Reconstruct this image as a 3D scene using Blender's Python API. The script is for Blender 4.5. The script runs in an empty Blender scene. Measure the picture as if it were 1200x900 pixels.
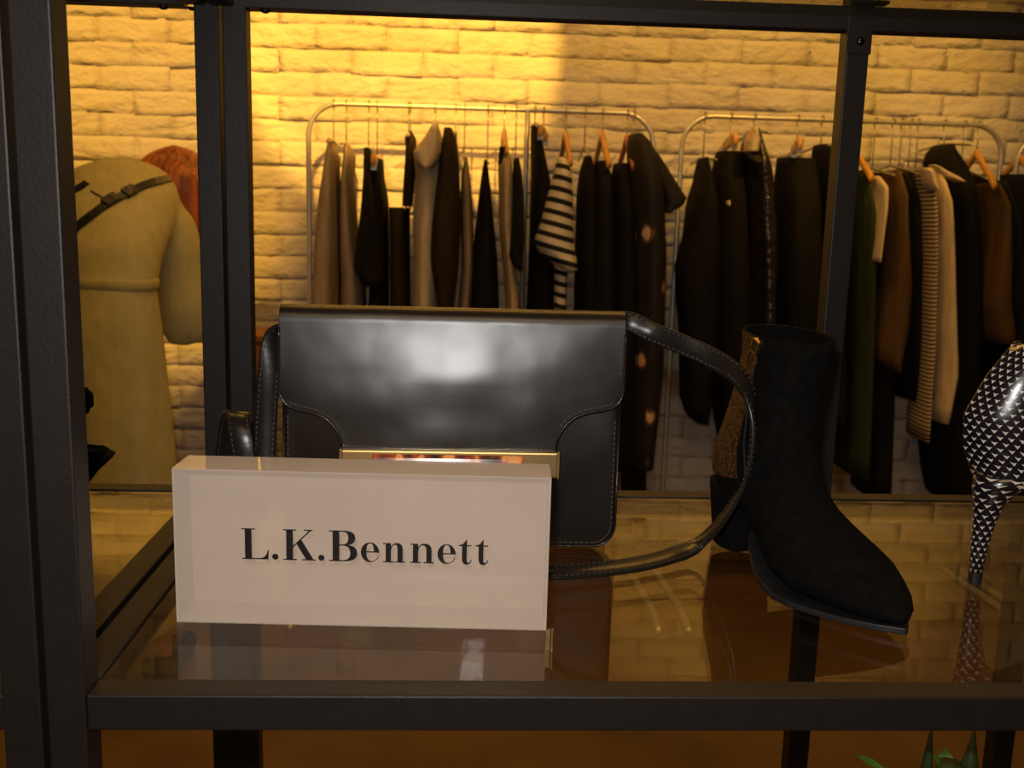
import bpy, bmesh, math, random
from mathutils import Vector, Matrix, noise
from mathutils.bvhtree import BVHTree
random.seed(7)
R = math.radians
sc = bpy.context.scene
C = sc.collection

# ------------------------------------------------------------------ camera
PITCH, YAW, ROLL, FPX = 10.0, 3.0, 1.6, 1167.0
CAM = Vector((0, 0, 1.19))
_p, _y, _r = R(PITCH), R(YAW), R(ROLL)
FW = Vector((math.sin(_y)*math.cos(_p), math.cos(_y)*math.cos(_p), -math.sin(_p)))
_rt = Vector((math.cos(_y), -math.sin(_y), 0)); _up = _rt.cross(FW)
RT = _rt*math.cos(_r) + _up*math.sin(_r); UP = -_rt*math.sin(_r) + _up*math.cos(_r)
cd = bpy.data.cameras.new('camera'); cam = bpy.data.objects.new('camera', cd); C.objects.link(cam)
cd.sensor_width = 36; cd.lens = 36*FPX/1200; cd.clip_start = .02
cam.matrix_world = Matrix(((RT.x, UP.x, -FW.x, CAM.x), (RT.y, UP.y, -FW.y, CAM.y), (RT.z, UP.z, -FW.z, CAM.z), (0, 0, 0, 1)))
cd.dof.use_dof = True; cd.dof.focus_distance = .72; cd.dof.aperture_fstop = 16
sc.camera = cam
def ray(x, y): return FW + RT*((x-600)/FPX) - UP*((y-450)/FPX)
def at(x, y, Y): d = ray(x, y); return CAM + d*((Y-CAM.y)/d.y)
def atz(x, y, Z): d = ray(x, y); return CAM + d*((Z-CAM.z)/d.z)

# ------------------------------------------------------------------ light
sc.view_settings.view_transform = 'Standard'; sc.view_settings.look = 'None'
sc.view_settings.exposure = 0.0; sc.view_settings.gamma = 1.0; sc.view_settings.use_curve_mapping = False
w = bpy.data.worlds.new('world'); sc.world = w; w.use_nodes = True
w.node_tree.nodes['Background'].inputs[0].default_value = (1.0, .58, .22, 1)
w.node_tree.nodes['Background'].inputs[1].default_value = .05
def light(name, kind, loc, energy, color, target=None, **kw):
    d = bpy.data.lights.new(name, kind); d.energy = energy; d.color = color
    for k, v in kw.items(): setattr(d, k, v)
    o = bpy.data.objects.new(name, d); C.objects.link(o); o.location = loc
    if target is not None:
        o.rotation_euler = (Vector(target)-Vector(loc)).to_track_quat('-Z', 'Y').to_euler()
    return o
WARM = (1.0, .51, .065)
WALL_Y = 3.30
# shop track spots thrown on the back wall
light('track_spot', 'SPOT', (-.25, 1.15, 2.75), 420, WARM, at(470, 40, WALL_Y), spot_size=R(25), spot_blend=.22, shadow_soft_size=.03)
light('track_spot', 'SPOT', (-1.1, 1.2, 2.75), 210, WARM, at(150, 190, WALL_Y), spot_size=R(27), spot_blend=.5, shadow_soft_size=.03)
light('track_spot', 'SPOT', (1.2, 1.1, 2.75), 98, WARM, at(930, 60, WALL_Y), spot_size=R(40), spot_blend=.6, shadow_soft_size=.04)
# general warm shop lighting overhead
light('ceiling_lamp', 'AREA', (.3, 2.0, 2.9), 24, (1.0, .50, .10), (.3, 2.0, 0), shape='RECTANGLE', size=2.4, size_y=.5)
light('ceiling_lamp', 'AREA', (-.1, -1.0, 2.7), 10, (1.0, .66, .34), (0, .2, .9), shape='RECTANGLE', size=1.4, size_y=.5)
# the camera's own flash
light('camera_flash', 'AREA', (-.03, .0, 1.25), 3.1, (1.0, .955, .91), (0, .8, 1.0), shape='RECTANGLE', size=.03, size_y=.018)

# ------------------------------------------------------------------ materials
def nt_new(name):
    m = bpy.data.materials.new(name); m.use_nodes = True
    nt = m.node_tree; b = nt.nodes['Principled BSDF']
    return m, nt, b
def N(nt, t, **kw):
    n = nt.nodes.new(t)
    for k, v in kw.items():
        if k.startswith('i_'): n.inputs[k[2:]].default_value = v
        else: setattr(n, k, v)
    return n
def L_(nt, a, b): nt.links.new(a, b)
def mat(name, col, rough=.6, metal=0, var=.12, scale=30, bump=0, bscale=None, spec=.5, sheen=0, coat=0, detail=4, stretch=None):
    m, nt, b = nt_new(name)
    tc = N(nt, 'ShaderNodeTexCoord'); src = tc.outputs['Object']
    if stretch:
        mp = N(nt, 'ShaderNodeMapping'); mp.inputs['Scale'].default_value = stretch
        L_(nt, src, mp.inputs[0]); src = mp.outputs[0]
    nz = N(nt, 'ShaderNodeTexNoise'); nz.inputs['Scale'].default_value = scale; nz.inputs['Detail'].default_value = detail
    L_(nt, src, nz.inputs['Vector'])
    rp = N(nt, 'ShaderNodeValToRGB')
    c = Vector(col)
    rp.color_ramp.elements[0].color = (*(c*(1-var)), 1); rp.color_ramp.elements[0].position = .3
    rp.color_ramp.elements[1].color = (*(c*(1+var)), 1); rp.color_ramp.elements[1].position = .7
    L_(nt, nz.outputs['Fac'], rp.inputs[0]); L_(nt, rp.outputs[0], b.inputs['Base Color'])
    b.inputs['Roughness'].default_value = rough; b.inputs['Metallic'].default_value = metal
    b.inputs['Specular IOR Level'].default_value = spec
    if sheen: b.inputs['Sheen Weight'].default_value = sheen
    if coat: b.inputs['Coat Weight'].default_value = coat; b.inputs['Coat Roughness'].default_value = .08
    if bump:
        n2 = N(nt, 'ShaderNodeTexNoise'); n2.inputs['Scale'].default_value = bscale or scale*3; n2.inputs['Detail'].default_value = 5
        L_(nt, src, n2.inputs['Vector'])
        bp = N(nt, 'ShaderNodeBump'); bp.inputs['Strength'].default_value = 1; bp.inputs['Distance'].default_value = bump
        L_(nt, n2.outputs['Fac'], bp.inputs['Height']); L_(nt, bp.outputs[0], b.inputs['Normal'])
    return m
def schlick(nt, ior):
    f0 = ((ior-1)/(ior+1))**2
    lw = N(nt, 'ShaderNodeLayerWeight'); lw.inputs['Blend'].default_value = .5
    pw = N(nt, 'ShaderNodeMath', operation='POWER'); L_(nt, lw.outputs['Facing'], pw.inputs[0]); pw.inputs[1].default_value = 5
    ma = N(nt, 'ShaderNodeMath', operation='MULTIPLY_ADD'); L_(nt, pw.outputs[0], ma.inputs[0]); ma.inputs[1].default_value = 1-f0; ma.inputs[2].default_value = f0
    return ma.outputs[0]
def clear_mat(name, tint, ior=1.5, rough=.0):
    m = bpy.data.materials.new(name); m.use_nodes = True; nt = m.node_tree; nt.nodes.clear()
    out = N(nt, 'ShaderNodeOutputMaterial'); tr = N(nt, 'ShaderNodeBsdfTransparent'); gl = N(nt, 'ShaderNodeBsdfGlossy')
    nz = N(nt, 'ShaderNodeTexNoise'); nz.inputs['Scale'].default_value = 9
    mr = N(nt, 'ShaderNodeMapRange'); mr.inputs[3].default_value = rough; mr.inputs[4].default_value = rough+.015
    L_(nt, nz.outputs['Fac'], mr.inputs[0]); L_(nt, mr.outputs[0], gl.inputs['Roughness'])
    fac = schlick(nt, ior)
    mx = N(nt, 'ShaderNodeMixShader'); tr.inputs[0].default_value = (*tint, 1)
    L_(nt, fac, mx.inputs[0]); L_(nt, tr.outputs[0], mx.inputs[1]); L_(nt, gl.outputs[0], mx.inputs[2]); L_(nt, mx.outputs[0], out.inputs[0])
    return m
def milky_mat(name, col, veil, ior=1.49, gloss=.02):
    """polished acrylic: part clear, part a milky frosting, with a clear-coat reflection"""
    m = bpy.data.materials.new(name); m.use_nodes = True; nt = m.node_tree; nt.nodes.clear()
    out = N(nt, 'ShaderNodeOutputMaterial'); tr = N(nt, 'ShaderNodeBsdfTransparent'); gl = N(nt, 'ShaderNodeBsdfGlossy'); df = N(nt, 'ShaderNodeBsdfDiffuse')
    gl.inputs['Roughness'].default_value = gloss
    tc = N(nt, 'ShaderNodeTexCoord'); nz = N(nt, 'ShaderNodeTexNoise'); nz.inputs['Scale'].default_value = 18; nz.inputs['Detail'].default_value = 3
    L_(nt, tc.outputs['Object'], nz.inputs['Vector'])
    rp = N(nt, 'ShaderNodeValToRGB'); c = Vector(col)
    rp.color_ramp.elements[0].color = (*(c*.9), 1); rp.color_ramp.elements[1].color = (*(c*1.08), 1)
    L_(nt, nz.outputs['Fac'], rp.inputs[0]); L_(nt, rp.outputs[0], df.inputs[0])
    m1 = N(nt, 'ShaderNodeMixShader'); m1.inputs[0].default_value = veil
    L_(nt, tr.outputs[0], m1.inputs[1]); L_(nt, df.outputs[0], m1.inputs[2])
    fac = schlick(nt, ior)
    m2 = N(nt, 'ShaderNodeMixShader'); L_(nt, fac, m2.inputs[0]); L_(nt, m1.outputs[0], m2.inputs[1]); L_(nt, gl.outputs[0], m2.inputs[2])
    L_(nt, m2.outputs[0], out.inputs[0])
    return m

M = {}
M['wall'] = mat('painted_brick', (.80, .74, .64), .75, var=.07, scale=5, bump=.022, bscale=13)
def wallmat():
    m, nt, b = nt_new('painted_brick'); g = N(nt, 'ShaderNodeNewGeometry')
    mp = N(nt, 'ShaderNodeMapping'); mp.inputs['Scale'].default_value = (.7, 1, 1.25); L_(nt, g.outputs['Position'], mp.inputs[0])
    n1 = N(nt, 'ShaderNodeTexNoise'); n1.inputs['Scale'].default_value = 7; n1.inputs['Detail'].default_value = 6; n1.inputs['Roughness'].default_value = .55; n1.inputs['Distortion'].default_value = .6
    n2 = N(nt, 'ShaderNodeTexNoise'); n2.inputs['Scale'].default_value = 34; n2.inputs['Detail'].default_value = 5
    n3 = N(nt, 'ShaderNodeTexNoise'); n3.inputs['Scale'].default_value = 4; n3.inputs['Detail'].default_value = 5
    for n in (n1, n2, n3): L_(nt, mp.outputs[0], n.inputs['Vector'])
    rp = N(nt, 'ShaderNodeValToRGB'); e = rp.color_ramp.elements; e[0].position = .3; e[0].color = (.72, .64, .54, 1); e[1].position = .65; e[1].color = (.84, .78, .68, 1)
    L_(nt, n3.outputs['Fac'], rp.inputs[0]); L_(nt, rp.outputs[0], b.inputs['Base Color']); b.inputs['Roughness'].default_value = .75; b.inputs['Specular IOR Level'].default_value = .3
    b1 = N(nt, 'ShaderNodeBump'); b1.inputs['Distance'].default_value = .026; b2 = N(nt, 'ShaderNodeBump'); b2.inputs['Distance'].default_value = .008
    L_(nt, n1.outputs['Fac'], b1.inputs['Height']); L_(nt, n2.outputs['Fac'], b2.inputs['Height']); L_(nt, b1.outputs[0], b2.inputs['Normal']); L_(nt, b2.outputs[0], b.inputs['Normal'])
    return m
M['wall'] = wallmat()
M['floor'] = mat('floor', (.155, .09, .032), .55, var=.25, scale=3, bump=.002, bscale=30)
M['metal'] = mat('dark_metal', (.013, .0102, .0088), .5, metal=.0, var=.12, scale=60, bump=.0002, bscale=500, spec=.4)
M['bolt'] = mat('bolt_metal', (.06, .055, .05), .25, metal=1, scale=40)
M['glass'] = clear_mat('shelf_glass', (.95, .93, .87), 1.6)
M['acrylic'] = milky_mat('acrylic_front', (.86, .74, .63), .30, 1.4, .01)
M['acr_edge'] = milky_mat('acrylic_edge', (.80, .72, .63), .75)
M['acr_back'] = milky_mat('acrylic_back', (.90, .77, .655), .58)
M['ink'] = mat('black_ink', (.008, .006, .006), .5)
M['chrome_rack'] = mat('rack_tube', (.70, .68, .62), .35, metal=.6, scale=20)
M['wire'] = mat('hook_wire', (.45, .42, .36), .35, metal=.8, scale=20)
M['wood'] = mat('hanger_wood', (.78, .38, .07), .45, scale=8, var=.18, stretch=(20, 1, 4))
M['redwood'] = mat('hanger_red_wood', (.60, .17, .05), .45, scale=8, var=.18, stretch=(20, 1, 4))
M['plastic'] = mat('hanger_clear', (.5, .45, .38), .3, scale=20)
M['gold'] = mat('gold', (.88, .68, .32), .28, metal=1, scale=40, var=.06)
M['stitch'] = mat('thread', (.06, .055, .05), .6, scale=90)
M['piping'] = mat('piping_leather', (.015, .013, .012), .22, scale=60, bump=.0003, bscale=300)
M['strapleather'] = mat('strap_leather', (.014, .012, .011), .30, scale=60, bump=.00015, bscale=220)
M['suede'] = mat('black_suede', (.0055, .0052, .005), .95, scale=120, var=.3, bump=.0004, bscale=700, spec=.08)
M['rubber'] = mat('sole_rubber', (.012, .012, .013), .5, scale=60)
M['cream'] = mat('cream_leather', (.85, .68, .48), .5, scale=40)
M['nude'] = mat('nude_lining', (.72, .50, .33), .45, scale=40)
M['boxwood'] = mat('brown_box', (.30, .13, .045), .6, scale=6, stretch=(8, 8, 1))
M['khaki'] = mat('khaki_cloth', (.52, .46, .21), .85, scale=40, var=.08, bump=.010, bscale=9, spec=.2, stretch=(1.3, 1, .5))
M['skin'] = mat('skin', (.62, .36, .24), .5, scale=30, var=.06)
M['hair'] = mat('auburn_hair', (.40, .11, .02), .36, scale=55, var=.7, bump=.004, bscale=110, stretch=(1.8, 1.2, .10))
M['beltblack'] = mat('strap_black', (.012, .010, .009), .4, scale=60)
M['plant'] = mat('plant_green', (.07, .26, .03), .5, scale=40, var=.4)
M['plantdark'] = mat('plant_dark_green', (.025, .05, .012), .55, scale=40, var=.3)
M['pot'] = mat('clay_pot', (.12, .06, .03), .7, scale=40)

def leather():
    m, nt, b = nt_new('bag_leather')
    tc = N(nt, 'ShaderNodeTexCoord')
    n1 = N(nt, 'ShaderNodeTexNoise'); n1.inputs['Scale'].default_value = 15; n1.inputs['Detail'].default_value = 1.5
    n2 = N(nt, 'ShaderNodeTexNoise'); n2.inputs['Scale'].default_value = 260; n2.inputs['Detail'].default_value = 4
    L_(nt, tc.outputs['Object'], n1.inputs['Vector']); L_(nt, tc.outputs['Object'], n2.inputs['Vector'])
    b.inputs['Base Color'].default_value = (.008, .006, .005, 1); b.inputs['Specular IOR Level'].default_value = .7; b.inputs['Coat Weight'].default_value = .5; b.inputs['Coat Roughness'].default_value = .33
    mr = N(nt, 'ShaderNodeMapRange'); mr.inputs[3].default_value = .28; mr.inputs[4].default_value = .42
    L_(nt, n1.outputs['Fac'], mr.inputs[0]); L_(nt, mr.outputs[0], b.inputs['Roughness'])
    b1 = N(nt, 'ShaderNodeBump'); b1.inputs['Distance'].default_value = .0030; b1.inputs['Strength'].default_value = 1
    b2 = N(nt, 'ShaderNodeBump'); b2.inputs['Distance'].default_value = .00002; b2.inputs['Strength'].default_value = 1
    L_(nt, n1.outputs['Fac'], b1.inputs['Height']); L_(nt, n2.outputs['Fac'], b2.inputs['Height'])
    L_(nt, b1.outputs[0], b2.inputs['Normal']); L_(nt, b2.outputs[0], b.inputs['Normal'])
    return m
M['leather'] = leather()
def tortoise():
    m, nt, b = nt_new('tortoiseshell')
    tc = N(nt, 'ShaderNodeTexCoord'); mp = N(nt, 'ShaderNodeMapping'); mp.inputs['Scale'].default_value = (1, 1, .5)
    nz = N(nt, 'ShaderNodeTexNoise'); nz.inputs['Scale'].default_value = 55; nz.inputs['Detail'].default_value = 2
    L_(nt, tc.outputs['Object'], mp.inputs[0]); L_(nt, mp.outputs[0], nz.inputs['Vector'])
    rp = N(nt, 'ShaderNodeValToRGB'); e = rp.color_ramp.elements
    e[0].position = .40; e[0].color = (.03, .006, .003, 1); e[1].position = .56; e[1].color = (1.0, .42, .12, 1)
    x = e.new(.5); x.color = (.45, .06, .012, 1)
    L_(nt, nz.outputs['Fac'], rp.inputs[0]); L_(nt, rp.outputs[0], b.inputs['Base Color']); b.inputs['Roughness'].default_value = .15
    return m
M['tortoise'] = tortoise()
def snake():
    m, nt, b = nt_new('snakeskin')
    tc = N(nt, 'ShaderNodeTexCoord')
    v = N(nt, 'ShaderNodeTexVoronoi'); v.inputs['Scale'].default_value = 330
    L_(nt, tc.outputs['Object'], v.inputs['Vector'])
    rp = N(nt, 'ShaderNodeValToRGB'); e = rp.color_ramp.elements
    e[0].color = (.16, .065, .02, 1); e[1].color = (.03, .012, .004, 1); e[0].position = .2; e[1].position = .6
    L_(nt, v.outputs['Distance'], rp.inputs[0]); L_(nt, rp.outputs[0], b.inputs['Base Color']); b.inputs['Roughness'].default_value = .45
    bp = N(nt, 'ShaderNodeBump'); bp.inputs['Distance'].default_value = .0006; L_(nt, v.outputs['Distance'], bp.inputs['Height']); L_(nt, bp.outputs[0], b.inputs['Normal'])
    return m
M['snake'] = snake()
def heart_print(pu=.0074, pv=.0046):
    """staggered rows of little white arrowheads on black patent, laid out along the UV in metres"""
    m, nt, b = nt_new('printed_patent')
    uv = N(nt, 'ShaderNodeUVMap'); sp = N(nt, 'ShaderNodeSeparateXYZ'); L_(nt, uv.outputs[0], sp.inputs[0])
    def mth(op, a, c=None):
        n = N(nt, 'ShaderNodeMath', operation=op)
        for i, v in enumerate((a, c)):
            if v is None: continue
            if isinstance(v, (int, float)): n.inputs[i].default_value = v
            else: L_(nt, v, n.inputs[i])
        return n.outputs[0]
    vv = mth('DIVIDE', sp.outputs[1], pv); row = mth('FLOOR', vv); ly = mth('SUBTRACT', vv, row)
    odd = mth('MULTIPLY', mth('MODULO', mth('ABSOLUTE', row), 2), .5)
    uu = mth('ADD', mth('DIVIDE', sp.outputs[0], pu), odd); lx = mth('SUBTRACT', mth('SUBTRACT', uu, mth('FLOOR', uu)), .5)
    ax = mth('ABSOLUTE', lx)
    tri = mth('LESS_THAN', ax, mth('MULTIPLY', mth('SUBTRACT', ly, .18), .46))
    top = mth('LESS_THAN', ly, mth('ADD', mth('MULTIPLY', ax, .5), .68))
    msk = mth('MULTIPLY', tri, top)
    mx = N(nt, 'ShaderNodeMix', data_type='RGBA'); mx.inputs[6].default_value = (.012, .010, .014, 1); mx.inputs[7].default_value = (.82, .80, .76, 1)
    L_(nt, msk, mx.inputs[0]); L_(nt, mx.outputs[2], b.inputs['Base Color'])
    b.inputs['Roughness'].default_value = .22; b.inputs['Coat Weight'].default_value = .6; b.inputs['Coat Roughness'].default_value = .05
    return m
M['heart'] = heart_print()
def cloth(name, col, rough=.9, spec=.2, var=.15):
    return mat('cloth_'+name, col, rough, var=var, scale=40, bump=.014, bscale=16, spec=spec, stretch=(1.4, 1, .22))
K = {'black': cloth('black', (.010, .009, .008)), 'brownblack': cloth('brownblack', (.028, .019, .012)), 'taupe': cloth('taupe', (.42, .32, .21)),
     'cream': cloth('cream', (.72, .58, .40)), 'brown': cloth('brown', (.11, .062, .025)), 'green': cloth('green', (.035, .05, .02)),
     'grey': cloth('grey', (.30, .23, .15)), 'oat': mat('cloth_oat', (.60, .46, .28), .95, var=.3, scale=180, bump=.004, bscale=150, spec=.1),
     'navy': cloth('navy', (.014, .014, .017)), 'ivory': cloth('ivory', (.78, .62, .36))}
K['satin'] = mat('cloth_satin', (.016, .012, .009), .22, var=.2, scale=40, bump=.02, bscale=11, spec=1.0, stretch=(1, 1, 1.6))
def striped():
    m, nt, b = nt_new('cloth_striped')
    tc = N(nt, 'ShaderNodeTexCoord'); wv = N(nt, 'ShaderNodeTexWave', wave_type='BANDS', bands_direction='Z')
    mp = N(nt, 'ShaderNodeMapping'); mp.inputs['Rotation'].default_value = (0, R(-14), 0); L_(nt, tc.outputs['Object'], mp.inputs[0])
    wv.inputs['Scale'].default_value = 9.6; wv.inputs['Distortion'].default_value = .5; wv.inputs['Detail'].default_value = .5; L_(nt, mp.outputs[0], wv.inputs['Vector'])
    rp = N(nt, 'ShaderNodeValToRGB'); rp.color_ramp.interpolation = 'CONSTANT'; e = rp.color_ramp.elements
    e[0].color = (.012, .010, .010, 1); e[1].position = .42; e[1].color = (.80, .70, .56, 1)
    L_(nt, wv.outputs['Fac'], rp.inputs[0]); L_(nt, rp.outputs[0], b.inputs['Base Color']); b.inputs['Roughness'].default_value = .9
    return m
K['striped'] = striped()
def pinstripe():
    m, nt, b = nt_new('cloth_ribbed')
    tc = N(nt, 'ShaderNodeTexCoord'); wv = N(nt, 'ShaderNodeTexWave', wave_type='BANDS', bands_direction='Z')
    mp = N(nt, 'ShaderNodeMapping'); mp.inputs['Rotation'].default_value = (0, R(20), 0); L_(nt, tc.outputs['Object'], mp.inputs[0]); L_(nt, mp.outputs[0], wv.inputs['Vector'])
    wv.inputs['Scale'].default_value = 26
    rp = N(nt, 'ShaderNodeValToRGB'); e = rp.color_ramp.elements
    e[0].color = (.05, .03, .015, 1); e[0].position = .35; e[1].position = .5; e[1].color = (.72, .56, .32, 1)
    L_(nt, wv.outputs['Fac'], rp.inputs[0]); L_(nt, rp.outputs[0], b.inputs['Base Color']); b.inputs['Roughness'].default_value = .9
    return m
K['rib'] = pinstripe()
def floral():
    m, nt, b = nt_new('cloth_floral')
    tc = N(nt, 'ShaderNodeTexCoord'); v = N(nt, 'ShaderNodeTexVoronoi'); v.inputs['Scale'].default_value = 8.5
    nz = N(nt, 'ShaderNodeTexNoise'); nz.inputs['Scale'].default_value = 45
    ad = N(nt, 'ShaderNodeVectorMath', operation='MULTIPLY_ADD'); ad.inputs[1].default_value = (.03, .03, .03)
    L_(nt, tc.outputs['Object'], ad.inputs[2]); L_(nt, nz.outputs['Color'], ad.inputs[0]); L_(nt, ad.outputs[0], v.inputs['Vector'])
    rp = N(nt, 'ShaderNodeValToRGB'); e = rp.color_ramp.elements
    e[0].color = (.80, .52, .34, 1); e[0].position = .16; e[1].position = .27; e[1].color = (.012, .009, .008, 1)
    x = e.new(.17); x.color = (.22, .10, .05, 1)
    L_(nt, v.outputs['Distance'], rp.inputs[0]); L_(nt, rp.outputs[0], b.inputs['Base Color']); b.inputs['Roughness'].default_value = .8
    return m
K['floral'] = floral()

# ------------------------------------------------------------------ builders
def thing(name, label, cat, loc, group=None):
    o = bpy.data.objects.new(name, None); C.objects.link(o); o.location = loc; o.empty_display_size = .05
    o['label'] = label; o['category'] = cat
    if group: o['group'] = group
    return o
def tag(o, label, cat, group=None):
    o['label'] = label; o['category'] = cat
    if group: o['group'] = group
    return o
def wloc(o):
    v = Vector(o.location)
    if o.parent: v = v  # parts keep world coordinates through the parent inverse
    return v
def adopt(o, parent):
    root = parent
    while root.parent: root = root.parent
    o.parent = parent
    if parent.parent is None and parent.type == 'EMPTY':
        o.matrix_parent_inverse = Matrix.Translation(-Vector(parent.location))
class MB:
    def __init__(s): s.v = []; s.f = []
    def box(s, lo, hi):
        n = len(s.v); x0, y0, z0 = lo; x1, y1, z1 = hi
        s.v += [(x0,y0,z0),(x1,y0,z0),(x1,y1,z0),(x0,y1,z0),(x0,y0,z1),(x1,y0,z1),(x1,y1,z1),(x0,y1,z1)]
        s.f += [tuple(n+i for i in q) for q in ((0,3,2,1),(4,5,6,7),(0,1,5,4),(1,2,6,5),(2,3,7,6),(3,0,4,7))]; return s
    def obox(s, c, ax, ay, az):
        n = len(s.v); c = Vector(c)
        for q in ((-1,-1,-1),(1,-1,-1),(1,1,-1),(-1,1,-1),(-1,-1,1),(1,-1,1),(1,1,1),(-1,1,1)): s.v.append(tuple(c+ax*q[0]+ay*q[1]+az*q[2]))
        s.f += [tuple(n+i for i in q) for q in ((0,3,2,1),(4,5,6,7),(0,1,5,4),(1,2,6,5),(2,3,7,6),(3,0,4,7))]; return s
    def loft(s, rings, cap0=True, cap1=True, closed=True):
        n = len(s.v); k = len(rings[0])
        for r in rings: s.v += [tuple(p) for p in r]
        for i in range(len(rings)-1):
            for j in range(k if closed else k-1):
                a = n+i*k+j; b = n+i*k+(j+1) % k; s.f.append((a, b, b+k, a+k))
        if closed and cap0: s.f.append(tuple(n+j for j in reversed(range(k))))
        if closed and cap1: s.f.append(tuple(n+(len(rings)-1)*k+j for j in range(k)))
        return s
    def tube(s, pts, r, seg=8):
        pts = [Vector(p) for p in pts]; rs = r if isinstance(r, (list, tuple)) else [r]*len(pts)
        rings = []; up = None
        for i, p in enumerate(pts):
            t = (pts[min(i+1, len(pts)-1)]-pts[max(i-1, 0)]).normalized()
            if up is None: up = t.orthogonal().normalized()
            up = (up-t*up.dot(t)).normalized(); sd = t.cross(up)
            rings.append([p+(up*math.cos(a)+sd*math.sin(a))*rs[i] for a in (2*math.pi*j/seg for j in range(seg))])
        return s.loft(rings)
    def build(s, name, m, parent=None, smooth=False, bevel=0, subsurf=0, fix=True):
        me = bpy.data.meshes.new(name); me.from_pydata(s.v, [], s.f)
        if fix:
            bm = bmesh.new(); bm.from_mesh(me); bmesh.ops.recalc_face_normals(bm, faces=bm.faces); bm.to_mesh(me); bm.free()
        me.materials.append(m)
        if smooth: me.polygons.foreach_set('use_smooth', [True]*len(me.polygons))
        o = bpy.data.objects.new(name, me); C.objects.link(o)
        if bevel:
            b = o.modifiers.new('bevel', 'BEVEL'); b.width = bevel; b.segments = 2; b.limit_method = 'ANGLE'; b.angle_limit = R(40)
        if subsurf:
            b = o.modifiers.new('sub', 'SUBSURF'); b.levels = subsurf; b.render_levels = subsurf
        if parent is not None: adopt(o, parent)
        return o
def catmull(pts, n=8):
    pts = [Vector(p) for p in pts]; out = []
    for i in range(len(pts)-1):
        p0, p1, p2, p3 = pts[max(i-1,0)], pts[i], pts[i+1], pts[min(i+2,len(pts)-1)]
        for k in range(n):
            t = k/n; out.append(.5*((2*p1)+(p2-p0)*t+(2*p0-5*p1+4*p2-p3)*t*t+(3*p1-p0-3*p2+p3)*t**3))
    out.append(pts[-1]); return out
def struct(o): o['kind'] = 'structure'; return o
def interp(tab, x):
    if x <= tab[0][0]: return tab[0][1:]
    for a, b in zip(tab, tab[1:]):
        if x <= b[0]:
            t = (x-a[0])/(b[0]-a[0]); return tuple(p+(q-p)*t for p, q in zip(a[1:], b[1:]))
    return tab[-1][1:]

# ------------------------------------------------------------------ setting
struct(MB().box((-4, -2.5, -.05), (5, WALL_Y+.1, 0)).build('floor', M['floor']))
wall = MB().box((-4, WALL_Y+.004, 0), (5, WALL_Y+.12, 3.1)).build('wall_back', M['wall']); struct(wall)
BW, BH = .226, .0725
def brick_mesh(seed, bw=BW+.002, bh=BH+.0005):
    nx, nz = 8, 4; vs = []; fs = []
    for j in range(nz+1):
        for i in range(nx+1):
            x = (i/nx-.5)*bw; z = (j/nz-.5)*bh
            e = (i in (0, nx)) or (j in (0, nz))
            d = noise.noise(Vector((x*12+seed*7.3, seed*3.1, z*18)))*.0055 + noise.noise(Vector((x*45, seed*9.1, z*45)))*.0025
            vs.append((x, -.007+d if not e else -.0060+d*.95, z))
    for j in range(nz):
        for i in range(nx):
            a = j*(nx+1)+i; fs.append((a, a+1, a+nx+2, a+nx+1))
    ring = [i for i in range(nx+1)]+[j*(nx+1)+nx for j in range(1, nz+1)]+[nz*(nx+1)+i for i in range(nx-1, -1, -1)]+[j*(nx+1) for j in range(nz-1, 0, -1)]
    n = len(vs)
    for q in ring: vs.append((vs[q][0], .006, vs[q][2]))
    for k in range(len(ring)): fs.append((ring[(k+1) % len(ring)], ring[k], n+k, n+(k+1) % len(ring)))
    me = bpy.data.meshes.new('brick'); me.from_pydata(vs, [], fs); me.materials.append(M['wall'])
    me.polygons.foreach_set('use_smooth', [True]*len(fs)); return me
bms = [brick_mesh(s) for s in range(16)]
rest = MB(); cnt = 0
for j in range(0, 43):
    for i in range(-13, 16):
        x = .2+(i+(.5 if j % 2 else 0))*BW; z = (j+.5)*BH+random.uniform(-.0025, .0025)
        q = random.randrange(16); dy = random.uniform(-.003, .0025); rz = random.uniform(-.012, .012); ry = random.uniform(-.018, .018)
        vis = 12 <= j <= 26 and -1.40 < x < 2.05 and cnt < 300
        if vis:
            o = bpy.data.objects.new('brick', bms[q]); C.objects.link(o); o.parent = wall; o.location = (x, WALL_Y+dy, z); o.rotation_euler = (0, ry, rz); cnt += 1
        else:
            me = bms[q]; n = len(rest.v); rest.v += [(x+v.co.x, WALL_Y+dy+v.co.y, z+v.co.z) for v in me.vertices]; rest.f += [tuple(n+k for k in p.vertices) for p in me.polygons]
ro = rest.build('brickwork', M['wall'], wall, smooth=True, fix=False); ro['kind'] = 'stuff'
tb = MB().box((-4, WALL_Y-.022, 0), (5, WALL_Y-.010, .035)).build('baseboard_back', M['boxwood'], bevel=.003); struct(tb)

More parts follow.
